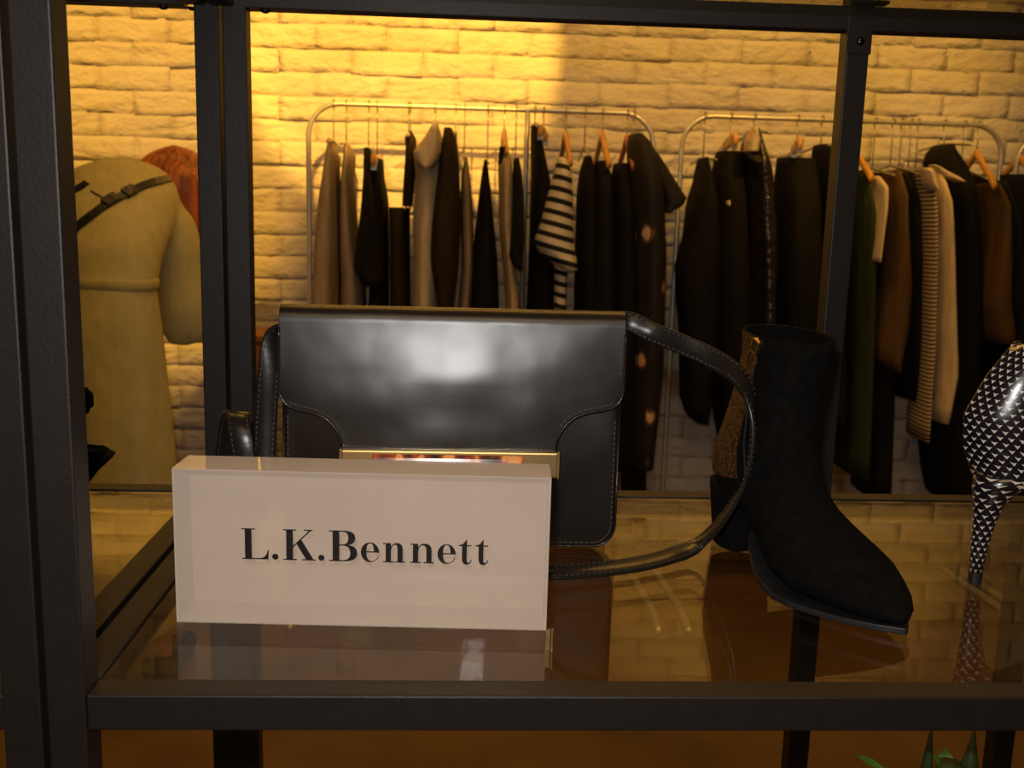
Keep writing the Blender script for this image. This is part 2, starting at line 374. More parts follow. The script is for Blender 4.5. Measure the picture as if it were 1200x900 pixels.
# ------------------------------------------------------------------ display shelves
ZS = .904; TU = .022; YF = .55; YR = .975; XL = -.2145; RS = .010; ZT = 1.366
def dome(c, r, axis, m, parent):
    rings = []; ax = Vector(axis); u = ax.orthogonal().normalized(); v = ax.cross(u)
    for k in range(5):
        a = k/4*math.pi/2; rings.append([Vector(c)+ax*(r*.6*math.sin(a))+(u*math.cos(t)+v*math.sin(t))*max(r*math.cos(a), .0002) for t in (2*math.pi*j/12 for j in range(12))])
    return MB().loft(rings).build('bolt', m, parent, smooth=True)
def shelf_unit(name, x0, x1, label, posts_front, posts_rear):
    t = thing(name, label, 'shelf', ((x0+x1)/2, (YF+YR)/2, 0), 'dark metal shelving units')
    for x in posts_front: MB().box((x, YF-.001, 0), (x+TU, YF+TU, 2.1)).build('post', M['metal'], t, bevel=.0012)
    for x in posts_rear: MB().box((x+(RS if x < 0 else 0), YR, 0), (x+(RS if x < 0 else 0)+TU, YR+TU, 2.1)).build('post', M['metal'], t, bevel=.0012)
    for zt in (.46, ZS, ZT+TU):
        for (ya) in (YF+.0005, YR+.0005):
            MB().box((x0+TU, ya, zt-TU*1.02), (x1-TU, ya+TU-.001, zt)).build('rail', M['metal'], t, bevel=.0012)
        for xa in (x0, x1-TU):
            MB().box((xa+.0005, YF+TU, zt-TU), (xa+TU-.0005, YR, zt)).build('rail', M['metal'], t, bevel=.0012)
        MB().box((x0+TU+.0012, YF+TU+.0008, zt-.010), (x1-TU-.0012, YR-.0012, zt-.0015)).build('glass_panel', M['glass'], t)
    return t
XR = .86
XP = .362
su = shelf_unit('display_shelf', XL-TU, XR, 'dark metal shelf with glass top that carries the handbag and acrylic sign', [XL-TU, XR-TU], [XL-TU, XP, XR-TU])
pd = at(1187, 860, YR); MB().box((pd.x, YR+.03, 0), (pd.x+TU, YR+.03+TU, ZS-.03)).build('post', M['metal'], su, bevel=.0012)
MB().box((XP-.0012, YR-.0012, ZT-.022), (XP+TU+.0012, YR, ZT+TU+.004)).build('sleeve', M['metal'], su, bevel=.0006)
MB().box((XP+.004, YR-.010, ZT+TU+.0005), (XP+TU+.012, YR+.004, ZT+TU+.004)).build('bracket', M['metal'], su, bevel=.0008)
p = at(998, 48, YR-.0012); dome((XP+TU*.55, YR-.0012, p.z), .0042, (0, -1, 0), M['bolt'], su)
for px, py in ((308, 12),):
    p = at(px, py, YR); dome((p.x, YR+.011, ZT+.0002-.0005), .005, (0, 0, -1), M['bolt'], su)
XN = XL-TU-.0035
nu = shelf_unit('display_shelf', XN-.95, XN, 'dark metal shelf with glass top that carries the black suede shoe', [XN-TU, XN-.95], [XN-TU, XN-.95])
for px, py in ((187, 4), (222, 16)):
    p = at(px, py, YR); dome((p.x, YR+.011, ZT-.0003), .005, (0, 0, -1), M['bolt'], nu)

# ------------------------------------------------------------------ acrylic sign block
bl = atz(207, 729, ZS-.0015); br = atz(640, 739, ZS-.0015)
ux = (br-bl); bwid = ux.length; ux.normalize(); uy = Vector((-ux.y, ux.x, 0)); uz = Vector((0, 0, 1))
BHT = .1095; BT = .036
blk = thing('sign_block', 'clear acrylic block sign with black serif shop name in front of handbag', 'sign', (bl+br)/2)
def bp(a, d, h): return bl+ux*a+uy*d+uz*h
def quadslab(name, m, a0, a1, d0, d1, h0, h1, bevel=0):
    b = MB(); c = bp((a0+a1)/2, (d0+d1)/2, (h0+h1)/2)
    b.obox(c, ux*((a1-a0)/2), uy*((d1-d0)/2), uz*((h1-h0)/2)); return b.build(name, m, blk, bevel=bevel)
q = .0012
quadslab('front_face', M['acrylic'], 0, bwid, 0, .0006, 0, BHT)
quadslab('back_face', M['acr_back'], q, bwid-q, BT-.001, BT, q, BHT-q)
quadslab('top_face', M['acr_edge'], 0, bwid, .0006, BT, BHT-q, BHT)
quadslab('bottom_face', M['acr_edge'], 0, bwid, .0006, BT, .0003, q)
quadslab('side_face', M['acr_edge'], 0, q, .0006, BT, q, BHT-q)
quadslab('side_face', M['acr_edge'], bwid-q, bwid, .0006, BT, q, BHT-q)
# lettering, drawn as outlines (units: cap height 133)
def arc(cx, cy, rx, ry, a0, a1, n=18):
    return [(cx+rx*math.cos(R(a0+(a1-a0)*i/n)), cy+ry*math.sin(R(a0+(a1-a0)*i/n))) for i in range(n+1)]
def qb(p0, p1, p2, n=8):
    return [((1-t)**2*p0[0]+2*t*(1-t)*p1[0]+t*t*p2[0], (1-t)**2*p0[1]+2*t*(1-t)*p1[1]+t*t*p2[1]) for t in (i/n for i in range(n+1))]
def rect(x0, y0, x1, y1): return [(x0,y0),(x1,y0),(x1,y1),(x0,y1)]
def serif_bot(x0, x1, h=5): return rect(x0, 0, x1, h)
H = 133; G = []   # each glyph: list of (outer, [holes])
G.append([([(80,0),(188,0),(191,42),(187,42)]+qb((187,42),(180,5),(150,5))+[(120,5),(120,H-5),(134,H-5),(134,H),(78,H),(78,H-5),(92,H-5),(92,5),(80,5)], [])])
G.append([(arc(217, 13, 13, 13, 0, 342), [])])
G.append([(rect(250,H-5,304,H), []), (rect(250,0,306,5), []), (rect(263,4,291,H-4), []), ([(289,60),(289,53),(365,H-5),(357,H-5)], []),
          (rect(336,H-5,373,H), []), ([(305,72),(324,92),(375,5),(344,5)], []), (rect(328,0,385,5), [])])
G.append([(arc(408, 13, 13, 13, 0, 342), [])])
bo = [(440,0),(500,0)]+qb((500,0),(557,0),(557,36))+qb((557,36),(557,66),(520,71))+qb((520,71),(549,77),(549,103))+qb((549,103),(548,H),(500,H))+[(440,H),(440,H-5),(455,H-5),(455,5),(440,5)]
bh1 = [(483,73),(496,73)]+qb((496,73),(520,74),(520,102))+qb((520,102),(520,H-5),(496,H-5))+[(483,H-5)]
bh2 = [(483,5),(498,5)]+qb((498,5),(528,6),(528,36))+qb((528,36),(528,67),(498,68))+[(483,68)]
G.append([(bo, [bh1, bh2])])
def ge(x):
    cx = x+38
    out = [(cx+38,46)]+arc(cx, 42, 38, 43, 6, 300, 26)+qb((cx+19,5),(cx+32,10),(cx+36,24))+[(cx+33,25)]+qb((cx+33,25),(cx+26,5),(cx+6,4))+qb((cx+6,4),(cx-14,4),(cx-15,41))+[(cx+38,41)]
    hole = [(cx-15,46),(cx+16,46)]+qb((cx+16,46),(cx+16,80),(cx,81))+qb((cx,81),(cx-14,80),(cx-15,46))
    return [(out, [hole])]
def gn(x, w):
    r = x+w
    o1 = [(x,0),(x+45,0),(x+45,5),(x+33,5),(x+33,54)]+qb((x+33,54),(x+38,77),(x+51,77))+qb((x+51,77),(r-32,77),(r-32,54))+[(r-32,5),(r-44,5),(r-44,0),(r,0),(r,5),(r-10,5),(r-10,56)]+qb((r-10,56),(r-10,85),(x+57,85))+qb((x+57,85),(x+42,85),(x+33,68))+[(x+33,84),(x,84),(x,79),(x+11,79),(x+11,5),(x,5)]
    return [(o1, [])]
def gt(x):
    return [([(x,83),(x,78),(x+13,78),(x+13,24)]+qb((x+13,24),(x+14,-2),(x+33,-2))+qb((x+33,-2),(x+50,-1),(x+54,20))+[(x+51,21)]+qb((x+51,21),(x+46,6),(x+39,6))+qb((x+39,6),(x+33,7),(x+33,22))+[(x+33,78),(x+52,78),(x+52,83),(x+33,83),(x+33,106),(x+29,106)]+qb((x+29,106),(x+20,84),(x,83)), [])]
G += [ge(572), gn(664, 92), gn(777, 99), ge(890), gt(979), gt(1048)]
la = at(282, 655, (bl.y+br.y)/2); rb_ = at(571, 661, (bl.y+br.y)/2)
a0 = (la-bl).dot(ux); a1 = (rb_-bl).dot(ux); k = (a1-a0)/(1098-78); h0 = (la.z+rb_.z)/2-bl.z
for gl in G:
    lm = MB()
    for outer, holes in gl:
        cu = bpy.data.curves.new('letter', 'CURVE'); cu.dimensions = '2D'; cu.fill_mode = 'BOTH'
        for poly in [outer]+holes:
            pp = [poly[0]]
            for c in poly[1:]:
                if (c[0]-pp[-1][0])**2+(c[1]-pp[-1][1])**2 > .01: pp.append(c)
            sp_ = cu.splines.new('POLY'); sp_.points.add(len(pp)-1); sp_.use_cyclic_u = True
            for i, c in enumerate(pp): sp_.points[i].co = (c[0], c[1], 0, 1)
        to = bpy.data.objects.new('tmp', cu); C.objects.link(to)
        me = bpy.data.meshes.new_from_object(to.evaluated_get(bpy.context.evaluated_depsgraph_get()))
        bpy.data.objects.remove(to)
        n = len(lm.v); lm.v += [tuple(bp(a0+(v.co.x-78)*k, -.0004, h0+v.co.y*k)) for v in me.vertices]; lm.f += [tuple(n+q_ for q_ in p_.vertices) for p_ in me.polygons]
    lm.build('letter', M['ink'], blk, fix=False)

# ------------------------------------------------------------------ handbag
BY = .822
zb0 = ZS-.001
pL = at(327, 365, BY); pR = at(734, 368, BY); bcx = (pL.x+pR.x)/2; FWD = pR.x-pL.x
bag = thing('handbag', 'black leather box handbag with tortoiseshell clasp and long shoulder strap', 'handbag', (bcx, BY+.03, zb0))
TILT = R(3.5)
def bw(x, y, z):   # bag local -> world (lean back about the front bottom edge)
    return Vector((bcx+x, BY-.004+y*math.cos(TILT)+z*math.sin(TILT)*.6, zb0+z*math.cos(TILT)-y*math.sin(TILT)*0))
def bloc(px, py, yoff=0):
    p = at(px, py, BY); 
    for _ in range(4):
        z = (p.z-zb0)/math.cos(TILT); p = at(px, py, BY-.004+z*math.sin(TILT)*.6+yoff)
    return (p.x-bcx, (p.z-zb0)/math.cos(TILT))
BHH = bloc(530, 364)[1]; BWD = bloc(722, 600)[0]-bloc(330, 560)[0]
bxr = bloc(723, 600)[0]; bxl = bloc(331, 560)[0]
def rrect(x0, x1, z0, z1, rb, rt, n=7):
    pts = []
    for cx, cz, r, a in ((x1-rb, z0+rb, rb, -90), (x1-rt, z1-rt, rt, 0), (x0+rt, z1-rt, rt, 90), (x0+rb, z0+rb, rb, 180)):
        for i in range(n+1): t = R(a+90*i/n); pts.append((cx+r*math.cos(t), cz+r*math.sin(t)))
    return pts
rings = []
for ins, y in ((.006, -.0015), (.002, -.0005), (0, .002), (.004, .012), (.005, .03), (.004, .048), (0, .056), (.003, .059)):
    rings.append([bw(x, y, z) for x, z in rrect(bxl+ins, bxr-ins, .0005+min(ins, .003), BHH-.012-ins-max(0, y)*.25, .020, .010)])
MB().loft(rings).build('body', M['leather'], bag, smooth=True, bevel=.0)
# flap: columns across, rows rolling over the top and down to the outline
zl = bloc(340, 475)[1]
outl = [(330, 462), (332, 470), (338, 476), (350, 480), (368, 484), (382, 490), (393, 501), (400, 515), (402, 530), (403.5, 590), (410, 602), (430, 606), (525, 608), (630, 606), (642, 602), (648, 590), (650, 530), (652, 516), (660, 501), (672, 490), (688, 484), (706, 481), (720, 477), (727, 470), (729, 460)]
ob = [bloc(*q, yoff=-.006) for q in outl]
ob[0] = (-FWD/2, ob[0][1]); ob[-1] = (FWD/2, ob[-1][1])
ob = [(c.x, c.z) for c in catmull([Vector((x, 0, z)) for x, z in ob], 5)]
ob2 = [ob[0]]
for x, z in ob[1:]:
    ob2.append((max(x, ob2[-1][0]+.00005), z))
def bulge(x, z):
    u = x/(FWD/2); v = (BHH-z)/BHH
    return -.0045 - .006*max(0, 1-abs(u)**2.5)*math.sin(min(1, max(0, v)*1.5)*math.pi*.62+.1) - .0012*noise.noise(Vector((x*22, 3.3, z*26)))*(1-abs(u)**4)
vs = []; fs = []; rowsN = 36; zmid = max(z for x, z in ob2)+.004
toppath = [(.060, BHH-.06), (.062, BHH-.03), (.058, BHH-.020), (.050, BHH-.0155), (.03, BHH-.0075), (.014, BHH-.0015), (.007, BHH+.0006), (.002, BHH-.0008), (-.0022, BHH-.0045), (-.0035, BHH-.009)]
# flap columns also get extra columns in the plain stretches
cols = []
for (xa, za), (xb, zb_) in zip(ob2, ob2[1:]):
    n = max(1, int((xb-xa)/.004))
    for i in range(n): cols.append((xa+(xb-xa)*i/n, za+(zb_-za)*i/n))
cols.append(ob2[-1])
for x, ze in cols:
    for y, z in toppath: vs.append(bw(x, y, z))
    zs = BHH-.009
    for j in range(1, rowsN+1):
        z = zs+(zmid-zs)*j/22 if j <= 22 else zmid+(ze-zmid)*(j-22)/(rowsN-22)
        f = min(1, (zs-z)/.065); f = 1-(1-f)**2; yy = bulge(x, z)
        vs.append(bw(x, -.0035*(1-f)+yy*f, z))
kk = len(toppath)+rowsN
for i in range(len(cols)-1):
    for j in range(kk-1): a = i*kk+j; fs.append((a, a+1, a+kk+1, a+kk))
mb = MB(); mb.v = [tuple(v) for v in vs]; mb.f = fs
fl = mb.build('flap', M['leather'], bag, smooth=True, fix=False)
so = fl.modifiers.new('solid', 'SOLIDIFY'); so.thickness = .0026; so.offset = 0
def surf(x, z, off): return bw(x, bulge(x, z)-off, z)
edge = [surf(x, z, .0006) for x, z in ob2]
sidez = lambda sgn: [surf(sgn*FWD/2, BHH-.016+(ob2[0 if sgn < 0 else -1][1]-BHH+.016)*i/8, .0006) for i in range(8)]
path = sidez(-1)+edge+list(reversed(sidez(1)))
cl = [path[0]]
for p in path[1:]:
    if (p-cl[-1]).length > .0012: cl.append(p)
fl_edge = MB().tube(cl, .0013, 6).build('piping', M['piping'], bag, smooth=True)
def stitches(path, nrm, inset, name='stitching', parent=None, L=.0028, gap=.0018, wd=.0005, hgt=.0005, m=None):
    b = MB(); acc = 0; nxt = 0
    for a, c in zip(path, path[1:]):
        d = c-a; l = d.length
        if l < 1e-6: continue
        t = d.normalized(); side = nrm.cross(t).normalized()
        while nxt < acc+l:
            p = a+t*(nxt-acc)+side*inset; b.obox(p+nrm*.0003, t*(L/2), side*wd, nrm*hgt); nxt += L+gap
        acc += l
    o = b.build(name, m or M['stitch'], parent); o['kind'] = 'stuff'; return o
stitches(cl, Vector((0, -1, 0)), .0036, parent=bag)
bodyedge = [bw(x, -.0012, z) for x, z in rrect(bxl+.0015, bxr-.0015, .002, BHH-.006, .019, .010, 10)]
be = bodyedge[0:12]+[bodyedge[12]]
low = [bw(x, -.0012, z) for x, z in [(bxl+.0015, BHH*.55), (bxl+.0015, .03)]]+[bw(x, -.0012, z) for x, z in reversed([(bxl+.0205-.019*math.sin(R(a)), .021-.019*math.cos(R(a))) for a in range(0, 91, 15)])]
low += [bw(x, -.0012, z) for x, z in [(0, .002)]+[(bxr-.0205+.019*math.sin(R(a)), .021-.019*math.cos(R(a))) for a in range(0, 91, 15)]+[(bxr-.0015, .03), (bxr-.0015, BHH*.55)]]
MB().tube(low, .0011, 6).build('piping', M['piping'], bag, smooth=True)
stitches(low, Vector((0, -1, 0)), .0036, parent=bag)
# clasp
def bpt(px, py, off): x, z = bloc(px, py, -off); return x, z
cx0, cz1 = bpt(400, 526, .014); cx1, _ = bpt(654, 526, .014); _, cz0 = bpt(500, 600, .014)
def bbox(name, m, x0, x1, y0, y1, z0, z1, parent, bevel=.0006):
    b = MB(); a, c_, d = bw(1, 0, 0)-bw(0, 0, 0), bw(0, 1, 0)-bw(0, 0, 0), bw(0, 0, 1)-bw(0, 0, 0)
    b.obox(bw((x0+x1)/2, (y0+y1)/2, (z0+z1)/2), a*((x1-x0)/2), c_*((y1-y0)/2), d*((z1-z0)/2)); return b.build(name, m, parent, bevel=bevel)
_, cg0 = bpt(500, 558, .014)
cp = bbox('clasp', M['gold'], cx0, cx1, -.0175, -.0105, cg0, cz1, bag, .0015)
tx0, _ = bpt(436, 540, .018); tx1, _ = bpt(614, 540, .018)
rg = []
for i in range(13):
    a = math.pi*i/12; rg.append((-.0170-.0042*math.sin(a), (cz0+cz1)/2+(cz1-cz0)/2*.90*math.cos(a)))
b = MB().loft([[bw(x, y, z) for y, z in rg] for x in (tx0, tx0+.001, tx1-.001, tx1)]); tt = b.build('tortoiseshell_bar', M['tortoise'], cp, smooth=False, bevel=.0004)
adopt(tt, cp)
for sx in (-1, 1):
    bbox('end_cap', M['gold'], cx0-.0012 if sx < 0 else cx1-.0006, cx0+.0006 if sx < 0 else cx1+.0012, -.0185, -.0085, cg0, cz1+.0006, cp, .0003)
    for zz in (.82, .18):
        x, z = bpt(447 if sx < 0 else 601, 536, .02); zc = cz0+(cz1-cz0)*zz
        rings = [[bw(x+.0016*r*math.cos(t), y, zc+.0016*r*math.sin(t)) for t in (2*math.pi*j/10 for j in range(10))] for r, y in ((1, -.0185), (1, -.0212), (.6, -.0218))]
        MB().loft(rings).build('stud', M['gold'], cp, smooth=False)
# strap ribbons
def ribbon(name, ctr, wid, m, parent, th=.0016, n=8, hw=.0085):
    cs = catmull(ctr, n); ws = catmull(wid, n); rings = []
    for i, c in enumerate(cs):
        t = (cs[min(i+1, len(cs)-1)]-cs[max(i-1, 0)]).normalized(); wv = ws[i]; wv = (wv-t*wv.dot(t)).normalized(); nn = t.cross(wv)
        rings.append([c+wv*a*hw+nn*b*th for a, b in ((-1, -.6), (-.92, -1), (.92, -1), (1, -.6), (1, .6), (.92, 1), (-.92, 1), (-1, .6))])
    o = MB().loft(rings).build(name, m, parent, smooth=True); 
    b = MB()
    for sgn in (-1, 1):
        for face in (-1, 1):
            acc = 0; nxt = 0
            for i in range(len(cs)-1):
                t = cs[i+1]-cs[i]; l = t.length; t.normalize(); wv = ws[i]; wv = (wv-t*wv.dot(t)).normalized(); nn = t.cross(wv)
                while nxt < acc+l:
                    b.obox(cs[i]+t*(nxt-acc)+wv*hw*.74*sgn+nn*face*th, t*.0012, wv*.0004, nn*.0004); nxt += .0046
                acc += l
    s = b.build('stitching', M['stitch'], parent); s['kind'] = 'stuff'
    return o
V = Vector
Y1 = BY+.030
rt = [bw(FWD/2-.004, .034, BHH-.012), at(738, 377, Y1), at(765, 390, Y1-.005), at(800, 404, Y1-.02), at(835, 420, Y1-.035), at(864, 440, Y1-.055), at(880, 470, Y1-.072), at(884, 510, Y1-.078), at(874, 560, Y1-.078), at(850, 604, Y1-.070), at(818, 637, Y1-.058)]
zz = ZS+.007
rt += [atz(780, 653, zz), atz(735, 663, zz-.001), atz(680, 669, zz-.001), atz(630, 671, zz-.001), atz(560, 662, zz), atz(480, 645, zz+.002), atz(400, 640, zz+.004), atz(330, 640, zz+.006)]
wv = [V((0, .2, 1)), V((.15, .2, 1)), V((.3, .1, 1)), V((.3, 0, 1)), V((.4, .2, 1)), V((.8, .5, .6)), V((.7, .9, .1)), V((.5, 1, 0)), V((.3, 1, .1)), V((.2, 1, .2)), V((.1, 1, .3)), V((0, 1, .3)), V((0, 1, .3)), V((0, 1, .3)), V((0, 1, .3)), V((0, .6, .9)), V((0, .5, 1)), V((0, .5, 1)), V((0, .5, 1))]
ribbon('strap', rt, wv, M['strapleather'], bag)
lf = [bw(-FWD/2+.004, .030, BHH-.018), at(322, 395, Y1), at(315, 440, Y1-.004), at(311, 500, Y1-.006), at(308, 560, Y1-.012), at(302, 600, Y1-.03), at(290, 600, Y1-.045), at(287, 550, Y1-.045), at(281, 505, Y1-.04), at(277, 484, Y1-.022), at(270, 500, Y1+.005), at(262, 560, Y1+.03), at(258, 600, Y1+.05)]
wl = [V((.5, .8, 0)), V((.7, .5, 0)), V((1, .2, 0)), V((1, .1, 0)), V((1, .1, 0)), V((1, .2, 0)), V((1, .1, 0)), V((1, 0, -.05)), V((1, 0, -.1)), V((1, .1, -.1)), V((1, .1, 0)), V((1, .1, 0)), V((1, .1, 0))]
ribbon('strap', lf, wl, M['strapleather'], bag, hw=.0095)
tri = [(326, 372), (303, 445), (296, 530), (296, 600), (322, 600)]

# ------------------------------------------------------------------ ankle boot
hb = V((.244, .866, ZS-.0015)); toe = V((.3125, .6385, ZS-.0015)); bu = (toe-hb); BL = bu.length; bu.normalize(); bv = V((-bu.y, bu.x, 0))
def bo_(s, l, z):
    return hb+bu*s+bv*(l-.012*math.sin(math.pi*min(1, max(0, (s-.02)/(BL-.02))))**1.3)+V((.016*min(1, max(0, (z-.07)/.10)), 0, z))
boot = thing('ankle_boot', 'black suede ankle boot with pointed toe and brown snakeskin heel panel', 'boot', hb+bu*.1)
secs = [(.106,.189,.006,.193,.0345),(.105,.165,.006,.168,.0335),(.105,.14,.006,.138,.0335),(.108,.120,.002,.110,.034),(.115,.104,-.005,.085,.0345),(.127,.090,-.004,.062,.0335),
        (.141,.078,.006,.052,.0325),(.156,.067,.045,.047,.032),(.170,.059,.085,.034,.034),(.185,.051,.125,.011,.0395),(.199,.043,.155,.0055,.040),(.212,.035,.180,.006,.033),(.224,.027,.204,.006,.0245),(.233,.020,.222,.007,.0145),(BL-.001,.014,BL-.003,.009,.004)]
secs = [tuple(v) for v in [interp([(i,)+s for i, s in enumerate(secs)], i/3) for i in range(3*(len(secs)-1)+1)]]
NB = 32
def bring(s, off=0, arc0=0, arc1=360, n=NB):
    fs_, fz, bs, bz, wd = s; cs_, cz = (fs_+bs)/2, (fz+bz)/2; ax = (fs_-bs)/2, (fz-bz)/2; pts = []
    al = math.hypot(*ax) or 1e-6
    for i in range(n):
        a = R(arc0+(arc1-arc0)*i/(n if arc1-arc0 == 360 else n-1)); ca, sa = math.cos(a), math.sin(a)
        e = 1+off/al; pts.append(bo_(cs_+ax[0]*ca*e, (abs(sa)**.85)*math.copysign(1, sa)*(wd+off), cz+ax[1]*ca*e))
    return pts
def brs(s, off): return bring(s, off)
rings = [bring(s) for s in secs]
top = secs[0]; inner = [bring((top[0], top[1]-d, top[2], top[3]-d, top[4]), -.0025) for d in (.06, .03, .0)]
MB().loft(inner+rings, cap0=True, cap1=True).build('upper', M['suede'], boot, smooth=True)
MB().loft([bring((top[0], top[1]-d, top[2], top[3]-d, top[4]), -.0029) for d in (.058, .03, .0004)], cap0=True, cap1=False).build('lining', M['suede'], boot, smooth=True)
MB().loft([bring(s, .0007, 78, 282, 23) for s in secs[:17]], closed=False).build('heel_panel', M['snake'], boot, smooth=True, fix=False)
# sole and heel
def plan(s): return interp([(.075,.012),(.09,.024),(.12,.035),(.15,.040),(.17,.0385),(.19,.031),(.21,.0225),(.225,.0135),(BL-.003,.005),(BL+.001,.0008)], s)[0]
ss = [.075+(BL+.001-.075)*i/26 for i in range(27)]
sb = lambda s: interp([(.075,.030),(.10,.018),(.125,.006),(.15,.001),(.2,.0006),(BL+.001,.003)], s)[0]
rings = []
for s in ss:
    wd = plan(s)+.0006; z = sb(s); rings.append([bo_(s, -wd, z), bo_(s, wd, z), bo_(s, wd, z+.0048), bo_(s, -wd, z+.0048)])
MB().loft(rings).build('sole', M['rubber'], boot, smooth=False, bevel=.0008)
rings = []
for zf in (0, .004, .02, .04, .056):
    t = zf/.056; a = .0275+.004*t; bcen = .030-.002*t; wd = .0245+.005*t
    rings.append([bo_(bcen+a*max(min(math.cos(x), .80), -1)*1.0, wd*math.copysign(abs(math.sin(x))**.8, math.sin(x)), .0005+zf) for x in (2*math.pi*j/24 for j in range(24))])
MB().loft(rings).build('heel', M['suede'], boot, smooth=True, bevel=.001)
def hit(objs, px, py):
    dg = bpy.context.evaluated_depsgraph_get(); best = None
    for o in objs:
        b = BVHTree.FromObject(o, dg)
        h = b.ray_cast(CAM, ray(px, py).normalized())
        if h[0] is not None and (best is None or h[3] < best[2]): best = (h[0], h[1], h[3])
    return best
bpy.context.view_layer.update()
bup = [o for o in boot.children if o.name.startswith(('upper', 'heel_panel'))]
h = hit(bup, 889, 405); h2 = hit(bup, 883, 421)
if h and h2:
    d = (h2[0]-h[0]); tdir = d.normalized(); nn = h[1].normalized(); nn = -nn if nn.dot(ray(889, 398)) > 0 else nn; sd = nn.cross(tdir).normalized()
    z = MB(); z.obox(h[0]+nn*.0022, tdir*.0055, sd*.0045, nn*.0026); z.build('zip_slider', M['gold'], boot, bevel=.0008)
    z = MB(); z.obox(h[0]+nn*.0042+tdir*.011, tdir*.0065, sd*.0026, nn*.0012); z.build('zip_pull', M['gold'], boot, bevel=.0006)
    zl_ = [hit(bup, 888-.0*i, 392+i) for i in range(0)]
    zt = MB()
    for py in range(428, 560, 3):
        px = interp([(420, 884), (470, 877), (520, 872), (560, 874)], py)[0]; q_ = hit(bup, px, py)
        if q_: n_ = q_[1] if q_[1].dot(ray(px, py)) < 0 else -q_[1]; zt.obox(q_[0]+n_*.0002, V((0, 0, .0012)), V((.0008, 0, 0)), V((0, .0005, 0)))
    zt.build('zip_teeth', M['rubber'], boot)['kind'] = 'stuff'

